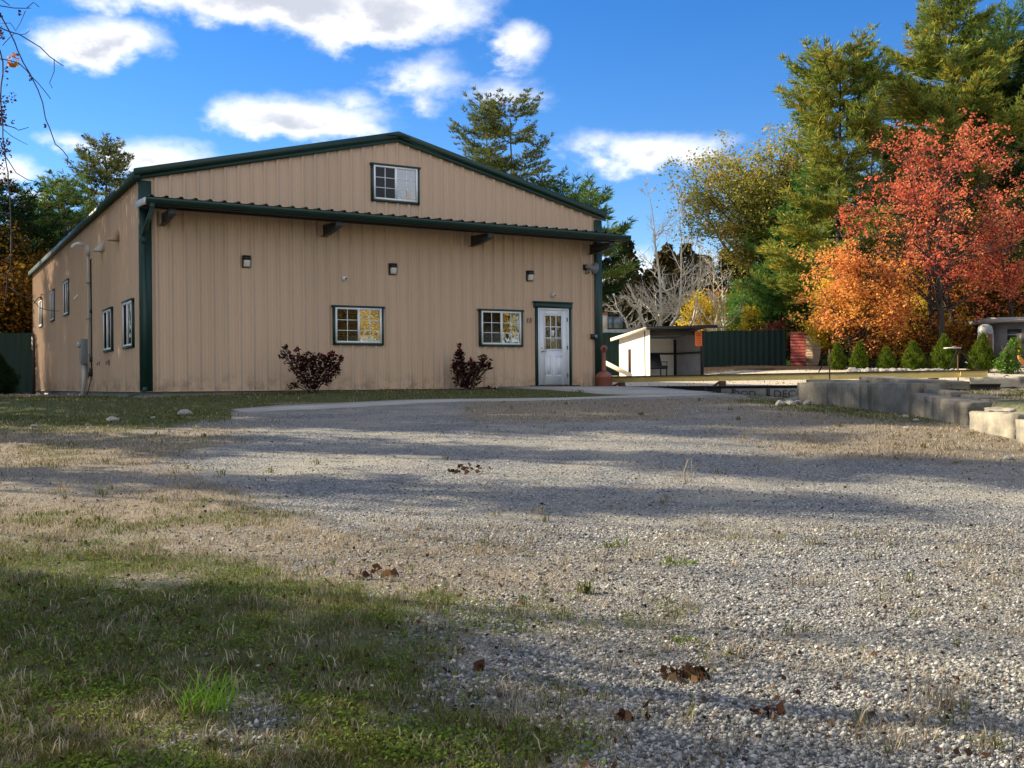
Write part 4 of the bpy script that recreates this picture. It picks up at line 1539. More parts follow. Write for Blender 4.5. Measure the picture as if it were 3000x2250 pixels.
# slabs on and behind the blocks
gs = 'concrete slabs lying on the blocks'
block('concrete_slab', (gp(2517, 20.6), gp(2745, 18.6)), -.16, (zv(2517, 1103, 20.6), zv(2745, 1118, 18.6)), .75, MT['oldcon'], 'dark broad concrete slab lying highest, behind the left block', gs, cat='slab')
block('concrete_slab', (gp(2700, 17.7), gp(2787, 16.75)), -.27, (zv(2706, 1137, 17.7), zv(2787, 1148, 16.75)), .30, MT['oldcon'], 'narrow pale slab resting on the stepped block', gs, cat='slab', res=.06)
block('concrete_slab', (gp(2798, 16.9), gp(2868, 16.2)), -.36, (zv(2798, 1152, 16.9), zv(2868, 1163, 16.2)), .34, MT['oldcon'], 'second narrow slab resting next to the broken end of the first', gs, cat='slab', res=.06)
block('concrete_slab', (gp(2862, 16.3), gp(2950, 16.0)), -.40, (zv(2862, 1168, 16.3), zv(2950, 1172, 16.0)), .5, MT['oldcon'], 'thin flat slab lying on the grass past the stepped block', gs, cat='slab', res=.07)
block('concrete_slab', (gp(2360, 21.3), gp(2520, 20.2)), -.3, (zv(2360, 1112, 21.3), zv(2520, 1114, 20.2)), .5, MT['oldcon'], 'low grey slab just behind the left block at its far end', gs, cat='slab', res=.09)
block('concrete_slab', (gp(2880, 15.15), gp(2960, 14.6)), -.45, (zv(2880, 1193, 15.15), zv(2960, 1199, 14.6)), .28, MT['palecon'], 'flat pale stone slab lying on top of the crumbling block', gs, cat='slab', res=.05, rough=.03)
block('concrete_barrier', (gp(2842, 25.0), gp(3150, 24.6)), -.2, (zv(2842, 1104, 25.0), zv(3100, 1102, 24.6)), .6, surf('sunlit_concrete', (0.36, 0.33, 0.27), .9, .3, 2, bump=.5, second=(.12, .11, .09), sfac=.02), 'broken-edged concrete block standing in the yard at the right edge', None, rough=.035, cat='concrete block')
q = at(2961, 1104, 24.9)
o = Acc().tube([(q.x - .10, q.y + .2, q.z - .12), (q.x - .08, q.y + .2, q.z + .0), (q.x, q.y + .2, q.z + .045), (q.x + .08, q.y + .2, q.z + .0), (q.x + .10, q.y + .2, q.z - .12)], .012, 6).build('lifting_loop', MT['rust'])
tag(o, 'small steel lifting loop on top of the concrete block in the yard', 'steel loop')

# ---- braced poles
def braced_pole(u, d_, vt, vb, braces, lab, plate=None):
    q = foot(u, d_)
    z1 = at(u, vt, d_).z
    t = tag(empty('braced_pole', q), lab, 'pole', 'thin braced poles by the beam')
    Acc().tube([(0, 0, -.1), (0, 0, z1 - q.z)], .015, 8).build('pole', MT['rust'], t)
    for (u2, v2, dv, dd_) in braces:
        e = at(u2, v2, d_ + dd_)
        Acc().tube([(0, 0, z1 - q.z - dv), tuple(e - q)], .013, 6).build('brace', MT['darksteel'], t)
    if plate:
        zt = z1 - q.z
        Acc().box((plate[0], -.12, zt - .005), (plate[1], .12, zt + .015)).build('plate', MT['whitemetal'], t)
        Acc().box((plate[0] + .18, -.1, zt + .017), (plate[1] - .05, .1, zt + .05)).build('load', MT['rust'], t)
    return t


braced_pole(2431, 22.5, 1024, 1118, [(2399, 1090, .02, 1.0)], 'thin rusty braced pole rising behind the left concrete block')
braced_pole(2807, 24.0, 1020, 1126, [(2893, 1104, .02, .2), (2782, 1075, .02, 1.8)], 'thin braced pole carrying a small white tray at the right', plate=(-.28, .03))

# ---- stones in a line under the arborvitae
vr = [Acc().add(*(lambda V, T: (V, None, T))(*ico)).mesh('stone', MT['rock'], True) for ico in []]
def rock_mesh(seed, n=2):
    import bmesh
    b = bmesh.new()
    bmesh.ops.create_icosphere(b, subdivisions=n, radius=1)
    for v in b.verts:
        v.co *= 1 + .32 * mnoise.noise(v.co * 1.3 + Vector((seed * 7.1, 0, 0))) + .12 * mnoise.noise(v.co * 3 + Vector((0, seed * 3.3, 0)))
    me = bpy.data.meshes.new('rock')
    b.to_mesh(me)
    b.free()
    me.materials.append(MT['rock'])
    return me


rocks = [rock_mesh(i) for i in range(6)]


def rock(x, y, r, lab, group=None, sink=.25, flat=.7, k=0, name='rock'):
    o = bpy.data.objects.new(name, rocks[k % 6])
    C.objects.link(o)
    o.scale = (r * random.uniform(.85, 1.25), r * random.uniform(.8, 1.1), r * flat)
    o.rotation_euler = (random.uniform(-.2, .2), random.uniform(-.2, .2), random.uniform(0, 6.28))
    o.location = (x, y, gz(x, y) + r * flat * (1 - 2 * sink))
    return tag(o, lab, 'stone', group)


for i in range(46):
    f_ = i / 45
    u = 2494 + (2800 - 2494) * f_ + random.uniform(-3, 3)
    q = foot(u, 38.2 - 1.0 * f_ + random.uniform(-.25, .25))
    rock(q.x, q.y, random.uniform(.09, .17), 'pale rounded stone in the row edging the arborvitae bed', 'stones edging the arborvitae bed', k=i, name='border_stone')
for (u, d_, r, lab) in ((540, 19.0, .12, 'large pale rock on the lawn edge left of the walkway end'), (330, 17.9, .10, 'pale flat rock on the lawn farther left, second from the walkway'),
                        (448, 18.2, .05, 'small pale stone between the two rocks on the lawn edge'), (100, 16.6, .06, 'small pale rock near the left edge of the picture'),
                        (2652, 17.0, .06, 'small white stone at the foot of the stepped concrete block'), (2682, 16.4, .05, 'tiny white stone on the grass by the stepped block'),
                        (2655, 15.2, .06, 'pale stone alone in the grass in front of the blocks'), (2952, 11.9, .055, 'white triangular stone on dry grass at the right edge')):
    q = foot(u, d_)
    rock(q.x, q.y, r, lab, k=int(u), flat=.6)
for i in range(14):
    u = 2278 + random.uniform(0, 100)
    q = foot(u, 20.4 + random.uniform(-.5, .4))
    rock(q.x, q.y, random.uniform(.04, .09), 'broken stone heaped at the left end of the grey concrete block', 'broken stones at the block end', k=i, name='rubble_stone')

# ---- grey cabin at the far right
p = foot(2905, 42.5)
t = tag(empty('cabin', p, R(-8)), 'low weathered grey cabin with a flat pale eave at the right edge', 'cabin')
Hc = at(2930, 945, 42.5).z - p.z
Acc().box((.35, 0, 0), (5.5, 4, Hc)).build('wall', MT['shedgrey'], t)
Acc().box((-.15, -.35, Hc + .002), (6, 4.2, Hc + .19)).build('roof', surf('pale_eave', (.27, .27, .27), .6), t)
w = Acc().box((.62, -.03, Hc - .72), (1.16, -.002, Hc - .28)).build('window', MT['black'], t)
Acc().box((.56, -.045, Hc - .52), (1.2, -.031, Hc - .49)).build('sash_bar', MT['grey'], w)
a = Acc().tube([(1.36, -.001, Hc - .15), (1.36, -.04, Hc - .15)], .06, 12).build('vent', MT['black'], t)
p2 = foot(2888, 41.6)
t = tag(empty('water_tank', p2), 'pale upright tank with a ribbed top standing in front of the grey cabin', 'tank')
ht = at(2900, 950, 41.6).z - p2.z
Acc().lathe([(.30, 0), (.31, .1), (.31, ht - .55), (.29, ht - .50), (.31, ht - .45), (.29, ht - .35), (.30, ht - .28), (.25, ht - .08), (.12, ht)], 20).build('body', surf('pale_tank', (.20, .21, .215), .5, .3, 2, second=(.5, .49, .46), sfac=-.02), t, smooth=True)
p3 = foot(2905, 40.9)
for (u, lab) in ((2895.5, 'rusty red steel pipe standing upright left of the pale tank'), (2901, 'second rusty red pipe upright against the pale tank'), (2906, 'third rusty red pipe, the one touching the tank')):
    q = foot(u, 41.1)
    hp = at(u, 977, 41.1).z - q.z
    o = Acc().tube([(0, 0, 0), (.0, .02, hp)], [.042, .042], 10).build('rusty_pipe', MT['rust'] if 1 else None)
    o.location = q
    tag(o, lab, 'pipe', 'rusty pipes by the tank')
q = foot(2992, 40.2)
t = tag(empty("small_machine", q), 'small orange bent machine arm on the ground at the far right edge', 'machine part')
Acc().tube([(-.05, 0, 1.0), (-.08, 0, .45), (.0, 0, .28), (.30, 0, .10)], [.07, .06, .10, .07], 8).build('arm', surf('machine_orange', (.55, .22, .03), .5, .2), t)
Acc().box((.1, -.2, 0), (.8, .3, .14)).build('base', MT['darksteel'], t)
Acc().box((-.02, -.1, .95), (.6, .3, 1.35)).build('cover', MT['darksteel'], t)

# ---- old machine cab over the fence
q = foot(1765, 60.0)
base = q.z
def cz_(v): return at(1790, v, 60).z - base
t = tag(empty('machine_cab', (q.x, q.y, base)), 'old pale machine cab with dusty glass showing above the green fence at the building corner', 'machine cab')
Acc().box((-.4, 0, 0), (2.2, 2.2, cz_(965))).build('body', MT['tractor'], t)
Acc().box((-.05, 0, cz_(965)), (.32, .25, cz_(921))).build('door_post', MT['whitemetal'], t)
Acc().box((-.12, -.05, cz_(921)), (.35, .3, cz_(916))).build('cap', surf('rust_orange', (.5, .16, .05), .7), t)
Acc().box((.37, -.02, cz_(927)), (1.0, .5, cz_(918))).build('roof', MT['black'], t)
for x0, x1 in ((.36, .62), (.66, 1.2)):
    Acc().box((x0, .02, cz_(962)), (x1, .05, cz_(929))).build('window', MT['cabglass'], t)
for x in (.63, 1.22):
    Acc().box((x, .01, cz_(965)), (x + .03, .06, cz_(927))).build('pillar', MT['darksteel'], t)
# white rail seen between the shelter roof and the fence
q = at(2090, 959, 58.5)
o = Acc().tube([(-1.0, 0, -.10), (-.55, 0, 0), (.5, 0, .02)], .06, 8).build('white_pipe', MT['whitemetal'])
o.location = (q.x, q.y, q.z)
tag(o, 'white bent pipe rail showing over the fence right of the shelter roof', 'rail')
for x in (-.6, .3):
    pass

# ------------------------------------------------------------------ trees and shrubs
def unit(v):
    return v / (np.linalg.norm(v, axis=-1, keepdims=True) + 1e-9)


def blades(acc, P, D, n, length, width, spread, g, flat=0.0, droop=0.0):
    """a tuft of n needle blades at every point P, pointing along D"""
    m = len(P)
    if m == 0:
        return
    P = np.repeat(P, n, 0)
    D = np.repeat(D, n, 0)
    d = D + g.normal(0, spread, D.shape) * np.array((1, 1, 1 - flat))
    d[:, 2] -= droop
    d = unit(d)
    L = length * g.uniform(.6, 1.25, (len(P), 1))
    s = unit(np.cross(d, g.normal(0, 1, d.shape)))
    P = P + g.normal(0, .03, P.shape)
    w = width * g.uniform(.7, 1.3, (len(P), 1)) / 2
    V = np.stack([P - s * w, P + s * w, P + d * L + s * w * .35, P + d * L - s * w * .35], 1).reshape(-1, 3)
    acc.add(V, np.arange(len(V)).reshape(-1, 4))


def leaves(acc, P, size, g, up=0.4, out=None, aspect=.7):
    """one small leaf (a bent kite) at every point"""
    m = len(P)
    if m == 0:
        return
    nrm = g.normal(0, 1, (m, 3))
    nrm[:, 2] = np.abs(nrm[:, 2]) + up
    if out is not None:
        nrm += out
    nrm = unit(nrm)
    a = unit(np.cross(nrm, g.normal(0, 1, (m, 3))))
    b = np.cross(nrm, a)
    L = size * g.uniform(.6, 1.3, (m, 1))
    W = L * aspect * .5
    V = np.stack([P - a * L * .5, P + b * W - nrm * L * .08, P + a * L * .5, P - b * W - nrm * L * .08], 1).reshape(-1, 3)
    acc.add(V, np.arange(len(V)).reshape(-1, 4))


def pine_parts(h, r, seed, z0=.15, whorl=.55, per=5, nb=(.62, .28), top=.8, tuft=7, nl=.26, nw=.045, up=.25, dens=1.0, gaps=.12, lean=0.0, prof=None, cones=0.0, tr=None):
    g = np.random.default_rng(seed)
    tk, cr, cn = Acc(), Acc(), Acc()
    tr = tr or h * .016
    zz = np.linspace(0, h, 14)
    wob = np.cumsum(g.normal(0, .03, (14, 2)), 0) * h / 14
    wob -= wob[0]
    TP = np.stack([wob[:, 0] + lean * zz, wob[:, 1], zz], -1)
    tk.tube(TP[:-1], np.linspace(tr, tr * .12, 13), 8)
    TPf = lambda z: np.array([np.interp(z, zz, TP[:, 0]), np.interp(z, zz, TP[:, 1]), z])
    z = h * z0
    PT, DT = [], []
    per = per + 1
    CN = []
    while z < h * .985:
        t = (z / h - z0) / (1 - z0)
        R_ = r * (prof(t) if prof else min(1, (1 - t) ** .6 * 1.12)) + .25
        k = per + g.integers(-1, 2)
        a0 = g.uniform(0, 6.28)
        for i in range(max(2, k)):
            if g.random() < gaps:
                continue
            az = a0 + 6.283 * i / k + g.normal(0, .25)
            L = R_ * g.uniform(.55, 1.18) + .12
            e0 = up * (.2 + 1.5 * t) + g.normal(0, .10)
            n = max(4, int(L / .45) + 2)
            s = np.linspace(0, 1, n)
            hd = np.array((math.cos(az), math.sin(az), 0))
            B = TPf(z)[None] + hd[None] * (s * L * math.cos(e0))[:, None]
            B[:, 2] += s * L * math.sin(e0) - .10 * L * np.sin(s * 2.6) + .14 * L * s ** 3
            tk.tube(B, np.linspace(max(.012, .018 * L * .6), .006, n), 4, cap=False)
            # twigs on both sides, flat sprays
            sd = np.array((-hd[1], hd[0], 0))
            m = max(3, int(L / .21 * dens))
            for q in np.linspace(.26 if L > .8 else .1, 1.0, m):
                q = min(1, q + g.normal(0, .03))
                b = np.array([np.interp(q, s, B[:, c]) for c in range(3)])
                tl = L * (.36 * (1.12 - q) + .07) * g.uniform(.7, 1.3)
                for sg in (-1, 1):
                    dv = unit(hd * .75 + sd * sg * .8 + np.array((0, 0, g.normal(.12, .15))))
                    kk = max(1, int(tl / .20))
                    for w in range(kk):
                        PT.append(b + dv * tl * (w + .6) / kk)
                        DT.append(dv * .7 + np.array((0, 0, .35)))
                if cones and g.random() < cones * (.25 + t):
                    CN.append(b + g.normal(0, .12, 3) + (0, 0, .05))
        z += whorl * g.uniform(.7, 1.3) * (1 - .55 * t)
    for q in np.linspace(.86, 1.0, 16):
        PT.append(TPf(h * q) + g.normal(0, .10 + .5 * (1 - q), 3))
        DT.append(np.array((0, 0, 1.0)) + g.normal(0, .4, 3))
    PT, DT = np.array(PT), unit(np.array(DT))
    blades(cr, PT, DT, tuft, nl * 1.05, nw, .55, g, flat=.45)
    if CN:
        CN = np.repeat(np.array(CN), 6, 0)
        CN = CN + g.normal(0, .07, CN.shape)
        leaves(cn, CN, .15, g, aspect=.9)
    return tk, cr, (cn if len(CN) else None)


def plant(name, loc, parts, mats, label, cat, group=None, rz=0.0):
    t = tag(empty(name, loc, rz), label, cat, group)
    for (nm, acc, mt) in zip(('trunk', 'crown', 'cones'), parts, mats):
        if acc is not None:
            acc.build(nm, MT[mt], t)
    return t


def pine(u, vt, d, r, seed, mat, label, group=None, trunk='bark', **kw):
    p = foot(u, d)
    h = at(u, vt, d).z - p.z
    return plant('pine_tree', p, pine_parts(h, r, seed, **kw), (trunk, mat, 'cones'), label, 'tree', group)


def broadleaf_parts(h, rx, ry, seed, z0=.25, n_limb=26, leaf=.13, per=60, nleaf=9000, tr=None, shape=None, spread=.32, crown_c=.58, up=.4, trunk_top=.85, density_top=1.0, multi=1, bare=0.0):
    """trunk, limbs reaching into the crown's volume, twigs, and leaves massed round the twig ends"""
    g = np.random.default_rng(seed)
    tk, cr = Acc(), Acc()
    tr = tr or h * .018
    for q in range(multi):
        zz = np.linspace(0, h * trunk_top, 9)
        off = g.normal(0, .05 * h / 9, (9, 2)).cumsum(0)
        off -= off[0]
        if multi > 1:
            off[:, 0] += np.linspace(0, (q - (multi - 1) / 2) * rx * .55, 9) + (q - (multi - 1) / 2) * tr * 2
        TP = np.stack([off[:, 0], off[:, 1], zz - .1], -1)
        tk.tube(TP, np.linspace(tr, tr * .18, 9) / (multi ** .4), 8)
        ends = []
        for i in range(n_limb // multi):
            zs = h * g.uniform(z0 * .7, trunk_top)
            st = np.array([np.interp(zs, zz, TP[:, 0]), np.interp(zs, zz, TP[:, 1]), zs])
            for _ in range(30):
                v = g.uniform(-1, 1, 3)
                if np.linalg.norm(v) < 1 and np.linalg.norm(v) > .35:
                    break
            tg = np.array((v[0] * rx, v[1] * ry, h * z0 + (v[2] * .5 + .5) * h * (1 - z0)))
            if shape is not None and not shape(tg, h):
                continue
            if tg[2] < zs:
                tg[2] = zs + abs(g.normal(0, .1)) * h * .3
            mid = (st + tg) / 2 + g.normal(0, .05 * h, 3) * np.array((1, 1, .6))
            s = np.linspace(0, 1, 7)[:, None]
            B = st * (1 - s) ** 2 + 2 * mid * s * (1 - s) + tg * s ** 2
            rr = tr * .38 * (1 - zs / h * .6)
            tk.tube(B, np.linspace(rr, .010, 7), 5, cap=False)
            leafless = g.random() < bare
            for k in range(9):
                f = g.uniform(.3, 1)
                b = np.array([np.interp(f, s[:, 0], B[:, c]) for c in range(3)])
                dv = unit(unit(tg - st) + g.normal(0, .8, 3))
                e = b + dv * g.uniform(.4, 1.2) * rx * .30
                tk.tube([b, (b + e) / 2 + g.normal(0, .06, 3), e], [.014, .010, .005], 4, cap=False)
                if not leafless or f > .93:
                    ends += [e, (b + e) / 2]
                for kk in range(2):
                    e2 = e + unit(dv + g.normal(0, .9, 3)) * rx * .14
                    tk.tube([(b + 2 * e) / 3, e2], [.007, .004], 3, cap=False)
                    if not leafless or f > .93:
                        ends.append(e2)
        E_ = np.array(ends)
        if nleaf:
            keep = g.random(len(E_)) < .85
            E_ = E_[keep]
            per_ = int(nleaf / multi / len(E_)) + 1
            P = np.repeat(E_, per_, 0)
            wsc = np.repeat(g.uniform(.5, 1.3, len(E_)), per_)[:, None]
            P = P + g.normal(0, spread, P.shape) * wsc * np.array((1, 1, .7))
            leaves(cr, P, leaf, g, up)
    return tk, (cr if nleaf else None)


def broadleaf(u, vt, d, rx, seed, mat, label, name='maple_tree', cat='tree', group=None, trunk='darkbark', ry=None, **kw):
    p = foot(u, d)
    h = at(u, vt, d).z - p.z
    return plant(name, p, broadleaf_parts(h, rx, ry or rx, seed, **kw), (trunk, mat), label, cat, group)


# ---- left of and behind the building
pine(316, 398, 62, 4.4, 1, 'pine_pale', 'tall pine with brown cones in its tip rising over the left roof edge', whorl=1.0, per=6, dens=1.0, cones=.5, z0=.1, gaps=.2, nl=.28)
pine(188, 520, 54, 4.2, 2, 'pine', 'green pine in front of the tall coned pine, left of the building', whorl=.95, per=6, z0=.08, cones=.15, nl=.27)
pine(40, 548, 47, 3.8, 3, 'pine_dark', 'dark bushy pine at the left edge of the picture', whorl=.85, per=6, z0=.05, cones=.35, nl=.26)
pine(110, 640, 60, 4.5, 4, 'pine_dark', 'dark lower pine filling the gap between the left edge pine and the roof', whorl=.6, per=6, z0=.05, nl=.3)
pine(-130, 470, 55, 4.5, 5, 'pine_dark', 'dark pine standing just past the left edge of the picture', whorl=.7, per=6, z0=.05, nl=.32)
broadleaf(60, 745, 46, 3.6, 6, 'brownleaf', 'dull orange-brown tree above the left green fence', name='oak_tree', nleaf=14000, leaf=.16, z0=.15, spread=.4)
broadleaf(-40, 780, 44.5, 3.0, 7, 'brownleaf', 'second dull orange-brown tree at the very left edge above the fence', name='oak_tree', nleaf=9000, leaf=.16, z0=.15, spread=.4)
# the twin pine over the roof
def twin_prof(t):
    return float(np.interp(t, (0, .35, .6, .8, .93, 1), (1.0, 1.0, .82, .62, .42, .12)))


pine(1440, 298, 62, 2.9, 8, 'pine_pale', 'slimmer left stem of the pair of open pines above the roof', 'pair of open pines above the roof', whorl=1.55, per=4, z0=.36, dens=.95, up=.30, cones=.3, gaps=.2, tuft=8, nl=.21, prof=twin_prof, tr=.17)
pine(1510, 279, 63, 4.1, 9, 'pine_pale', 'taller right stem of the pair of open pines above the roof', 'pair of open pines above the roof', whorl=1.55, per=4, z0=.34, dens=1.0, up=.28, cones=.3, gaps=.18, tuft=8, nl=.21, prof=twin_prof, tr=.2)
pine(1655, 545, 52, 3.0, 10, 'pine_dark', 'dark green pine peeping out behind the right roof edge', whorl=.8, per=6, z0=.45, gaps=.2, nl=.3)
pine(1720, 540, 50, 2.1, 11, 'pine', 'small pine with clumpy tips behind the right corner trim', whorl=.8, per=5, z0=.52, gaps=.25, nl=.30, tuft=9)

# ---- bare pale trees behind the shelter
def bare_parts(stems, seed, twig=.5, nlimb=10):
    g = np.random.default_rng(seed)
    tk = Acc()
    for (P, r0, limbs) in stems:
        P = np.array(P, float)
        n = 12
        s = np.linspace(0, 1, n)
        si = np.linspace(0, 1, len(P))
        B = np.stack([np.interp(s, si, P[:, c]) for c in range(3)], -1) + np.r_[np.zeros((1, 3)), g.normal(0, .06, (n - 1, 3))]
        tk.tube(B, .010 + (r0 - .010) * np.linspace(1, 0, n) ** 1.5, 7)
        L = np.linalg.norm(P[-1] - P[0])
        for i in range(limbs):
            f = g.uniform(.06, .95) ** 1.4
            b = np.array([np.interp(f, s, B[:, c]) for c in range(3)])
            az = g.uniform(0, 6.28)
            ll = L * g.uniform(.10, .30) * (1.1 - f) + .25
            dv = unit(np.array((math.cos(az), math.sin(az) * .7, g.uniform(.1, 1.2))))
            q = np.linspace(0, 1, 6)[:, None]
            cur = b + dv * q * ll + np.array((0, 0, 1)) * (q ** 2) * ll * .35 + np.r_[np.zeros((1, 3)), g.normal(0, .05 * ll, (5, 3))]
            rr = r0 * .36 * (1 - f) + .011
            tk.tube(cur, np.linspace(rr, .010, 6), 5, cap=False)
            for k in range(int(6 * twig) + 2):
                f2 = g.uniform(.2, 1)
                b2 = np.array([np.interp(f2, q[:, 0], cur[:, c]) for c in range(3)])
                d2 = unit(dv + g.normal(0, .75, 3) + np.array((0, 0, .4)))
                l2 = ll * g.uniform(.25, .6)
                m2 = b2 + d2 * l2 * .5 + g.normal(0, .05 * l2, 3)
                tk.tube([b2, m2, b2 + d2 * l2 + np.array((0, 0, .1 * l2))], [.012, .010, .006], 4, cap=False)
                for k3 in range(2):
                    d3 = unit(d2 + g.normal(0, .7, 3))
                    tk.tube([m2, m2 + d3 * l2 * .5], [.007, .004], 3, cap=False)
    return tk


p = foot(1950, 60.5)


def rel(u, v, dd=0):
    return tuple(at(u, v, 60.5 + dd) - p)


stems = [([rel(1893, 985, .3), rel(1870, 900, .5), rel(1835, 825, .2), rel(1822, 740, .4)], .10, 16),
         ([rel(1940, 985), rel(1935, 900), rel(1922, 720), rel(1905, 600), rel(1885, 520)], .12, 24),
         ([rel(1950, 985, -.4), rel(1990, 900, -.6), rel(1998, 780, -.5), rel(1990, 640), rel(1995, 540)], .11, 22),
         ([rel(2010, 985, .5), rel(2040, 900, .8), rel(2050, 790, .5), rel(2045, 700)], .08, 14),
         ([rel(1850, 985, 1), rel(1800, 870, 1.5), rel(1775, 800, 1)], .07, 14)]
t = tag(empty('bare_tree', p), 'leafless pale-barked tree with many fanned stems behind the white shelter', 'tree')
bare_parts(stems, 21, 1.0).build('trunk', MT['palebark'], t)
for (u, vt, sd, lab) in ((2095, 740, 22, 'slim leafless pale tree, the left of two behind the fence near the shelter roof'), (2118, 730, 23, 'slim leafless pale tree, the right of two behind the fence near the shelter roof')):
    q = foot(u, 62)
    h = at(u, vt, 62).z - q.z
    t = tag(empty('bare_tree', q), lab, 'tree', 'two slim bare trees')
    bare_parts([([(0, 0, -.2), (.05, 0, h * .5), (0, 0, h)], .09, 26)], sd, .6).build('trunk', MT['palebark'], t)

# ---- colour at the fence
broadleaf(2050, 852, 64, 1.5, 31, 'yellowleaf', 'golden yellow tree glowing between the bare pale trunks', name='birch_tree', nleaf=7000, leaf=.15, z0=.15, spread=.28, trunk='bark')
broadleaf(2212, 885, 59, .9, 32, 'yellowleaf', 'small bright yellow sapling above the green fence', name='sapling', nleaf=1500, leaf=.15, z0=.3, spread=.18, n_limb=14, trunk='bark')
pine(2290, 775, 61, 3.0, 33, 'pine_soft', 'soft light green pine behind the right part of the green fence', whorl=.75, per=6, z0=.05, nl=.28, tuft=9)
pine(2185, 830, 66, 2.4, 34, 'pine_soft', 'smaller soft green pine left of the light green one', whorl=.55, per=6, z0=.05, nl=.30)
broadleaf(2140, 845, 70, 2.2, 35, 'russet', 'russet brown bush tree behind the yellow sapling', name='oak_tree', nleaf=6000, leaf=.17, z0=.1, spread=.4)
broadleaf(2272, 938, 57.5, .9, 36, 'red', 'low red bush showing over the green fence', name='bush', cat='bush', nleaf=1200, leaf=.12, z0=.15, spread=.22)
broadleaf(2385, 962, 57.5, 1.3, 37, 'orangeleaf', 'tangled rusty orange bush rising behind the red and tan sheet metal', name='bush', cat='bush', nleaf=2600, leaf=.13, z0=.45, spread=.25)

# ---- the big group on the right
def oak_shape(tg, h):
    return True


broadleaf(2265, 350, 61, 5.5, 41, 'olive', 'olive brown oak leaning out left of the big pines', name='oak_tree', nleaf=40000, leaf=.17, bare=.3, z0=.34, spread=.36, n_limb=46, trunk_top=.7, ry=3.2)
pine(2462, 140, 52, 3.4, 42, 'pine_sunlit', 'big pine with a bushy sunlit gold-green head and wide dark boughs beside the red maple', whorl=1.0, per=6, z0=.26, nl=.28, tuft=10, gaps=.12, dens=1.15, prof=lambda t: float(np.interp(t, (0, .25, .42, .55, .75, .9, 1), (1.15, 1.05, .66, .72, .74, .60, .22))), trunk='darkbark')
pine(2400, 500, 58, 3.8, 43, 'pine_soft', 'green pine bough mass under the big gold-green pine', whorl=.85, per=6, z0=.30, nl=.28, tuft=9)
t = tag(empty('dead_tree', foot(2560, 51)), 'slender dead tree with thin bare twigs between the two big pines', 'tree')
h = at(2560, 120, 51).z - t.location.z
bare_parts([([(-.3, 0, 0), (-.1, 0, h * .5), (.2, 0, h)], .15, 34), ([(.5, .2, 0), (.35, 0, h * .4), (.6, 0, h * .8)], .10, 20)], 44, .8).build('trunk', MT['bark'], t)
pine(2805, -45, 54, 5.0, 45, 'pine_sunlit', 'tallest broad sunlit gold-green pine on the right, cut by the top of the picture', whorl=1.0, per=7, z0=.24, nl=.30, tuft=10, gaps=.1, dens=1.1, trunk='darkbark', prof=lambda t: min(1, 1.5 * (1 - t) ** .8), cones=.12)
pine(2950, 10, 57, 4.6, 46, 'pine', 'tall dark green pine at the right edge of the picture', whorl=1.05, per=6, z0=.22, nl=.30, tuft=9, gaps=.14, trunk='darkbark')
pine(3090, 90, 52, 4.4, 47, 'pine_dark', 'dark pine just past the right edge of the picture', whorl=.65, per=6, z0=.15, nl=.32, trunk='darkbark')
pine(2640, 420, 60, 4.0, 48, 'pine', 'dim green pine far back between the dead tree and the red maple', whorl=.7, per=6, z0=.15, nl=.32, trunk='darkbark')
broadleaf(2760, 365, 43, 3.35, 51, 'red', 'airy red maple with bare upper twigs in front of the tall pines', nleaf=11500, leaf=.12, z0=.24, spread=.15, n_limb=56, tr=.17, bare=.6)
broadleaf(2965, 560, 44, 2.0, 52, 'red', 'red maple branches reaching in from the right edge', nleaf=5500, leaf=.115, z0=.35, spread=.16, n_limb=24, tr=.1, bare=.4)
broadleaf(2520, 720, 44.5, 2.5, 53, 'orangeleaf', 'orange maple glowing beside the red maple', nleaf=17000, leaf=.12, z0=.06, spread=.19, n_limb=50, tr=.10, bare=.35)
broadleaf(2445, 800, 47, 1.35, 54, 'yellowleaf', 'golden maple on the left shoulder of the orange one', nleaf=7000, leaf=.13, z0=.12, spread=.25, n_limb=26, tr=.07)
broadleaf(2625, 640, 52, 3.2, 55, 'yellowleaf', 'yellow tree half hidden behind the red maple', nleaf=9000, leaf=.15, z0=.1, spread=.4)
broadleaf(2690, 830, 48, 2.2, 56, 'understory', 'yellow-green undergrowth tree behind the middle arborvitae', name='bush', cat='bush', nleaf=9000, leaf=.13, z0=.05, spread=.35)
broadleaf(2860, 740, 49, 2.9, 57, 'russet', 'russet and olive undergrowth tree left of the grey cabin', name='bush', cat='bush', nleaf=15000, leaf=.13, z0=.04, spread=.38, n_limb=34)
broadleaf(2970, 690, 52, 3.0, 58, 'understory', 'yellow and green tree rising behind the grey cabin', nleaf=12000, leaf=.15, z0=.1, spread=.4)
broadleaf(2560, 890, 46, 1.8, 59, 'understory', 'low yellow-green bush at the foot of the orange maple', name='bush', cat='bush', nleaf=6000, leaf=.12, z0=.04, spread=.3)
broadleaf(2780, 930, 45, 1.7, 60, 'russet', 'low brown bush behind the fifth arborvitae', name='bush', cat='bush', nleaf=6000, leaf=.11, z0=.04, spread=.3)
for (u, d_, r0, lab) in ((2668, 46, .11, 'slim dark trunk, leftmost of the bare stems under the red maple'), (2722, 45, .17, 'pair-leaning dark trunk left of the thick one under the red maple'), (2782, 46, .30, 'thick black trunk behind the fifth arborvitae')):
    q = foot(u, d_)
    g_ = np.random.default_rng(int(u))
    hh = 9.0
    P = [(0, 0, -.1), (.1, 0, hh * .3), (.05 + g_.normal(0, .2), 0, hh * .6), (.3, 0, hh)]
    t = tag(empty('tree_trunk', q), lab, 'trunk', 'dark trunks under the red maple')
    bare_parts([(P, r0, 8)], int(u), .2).build('trunk', MT['darkbark'], t)

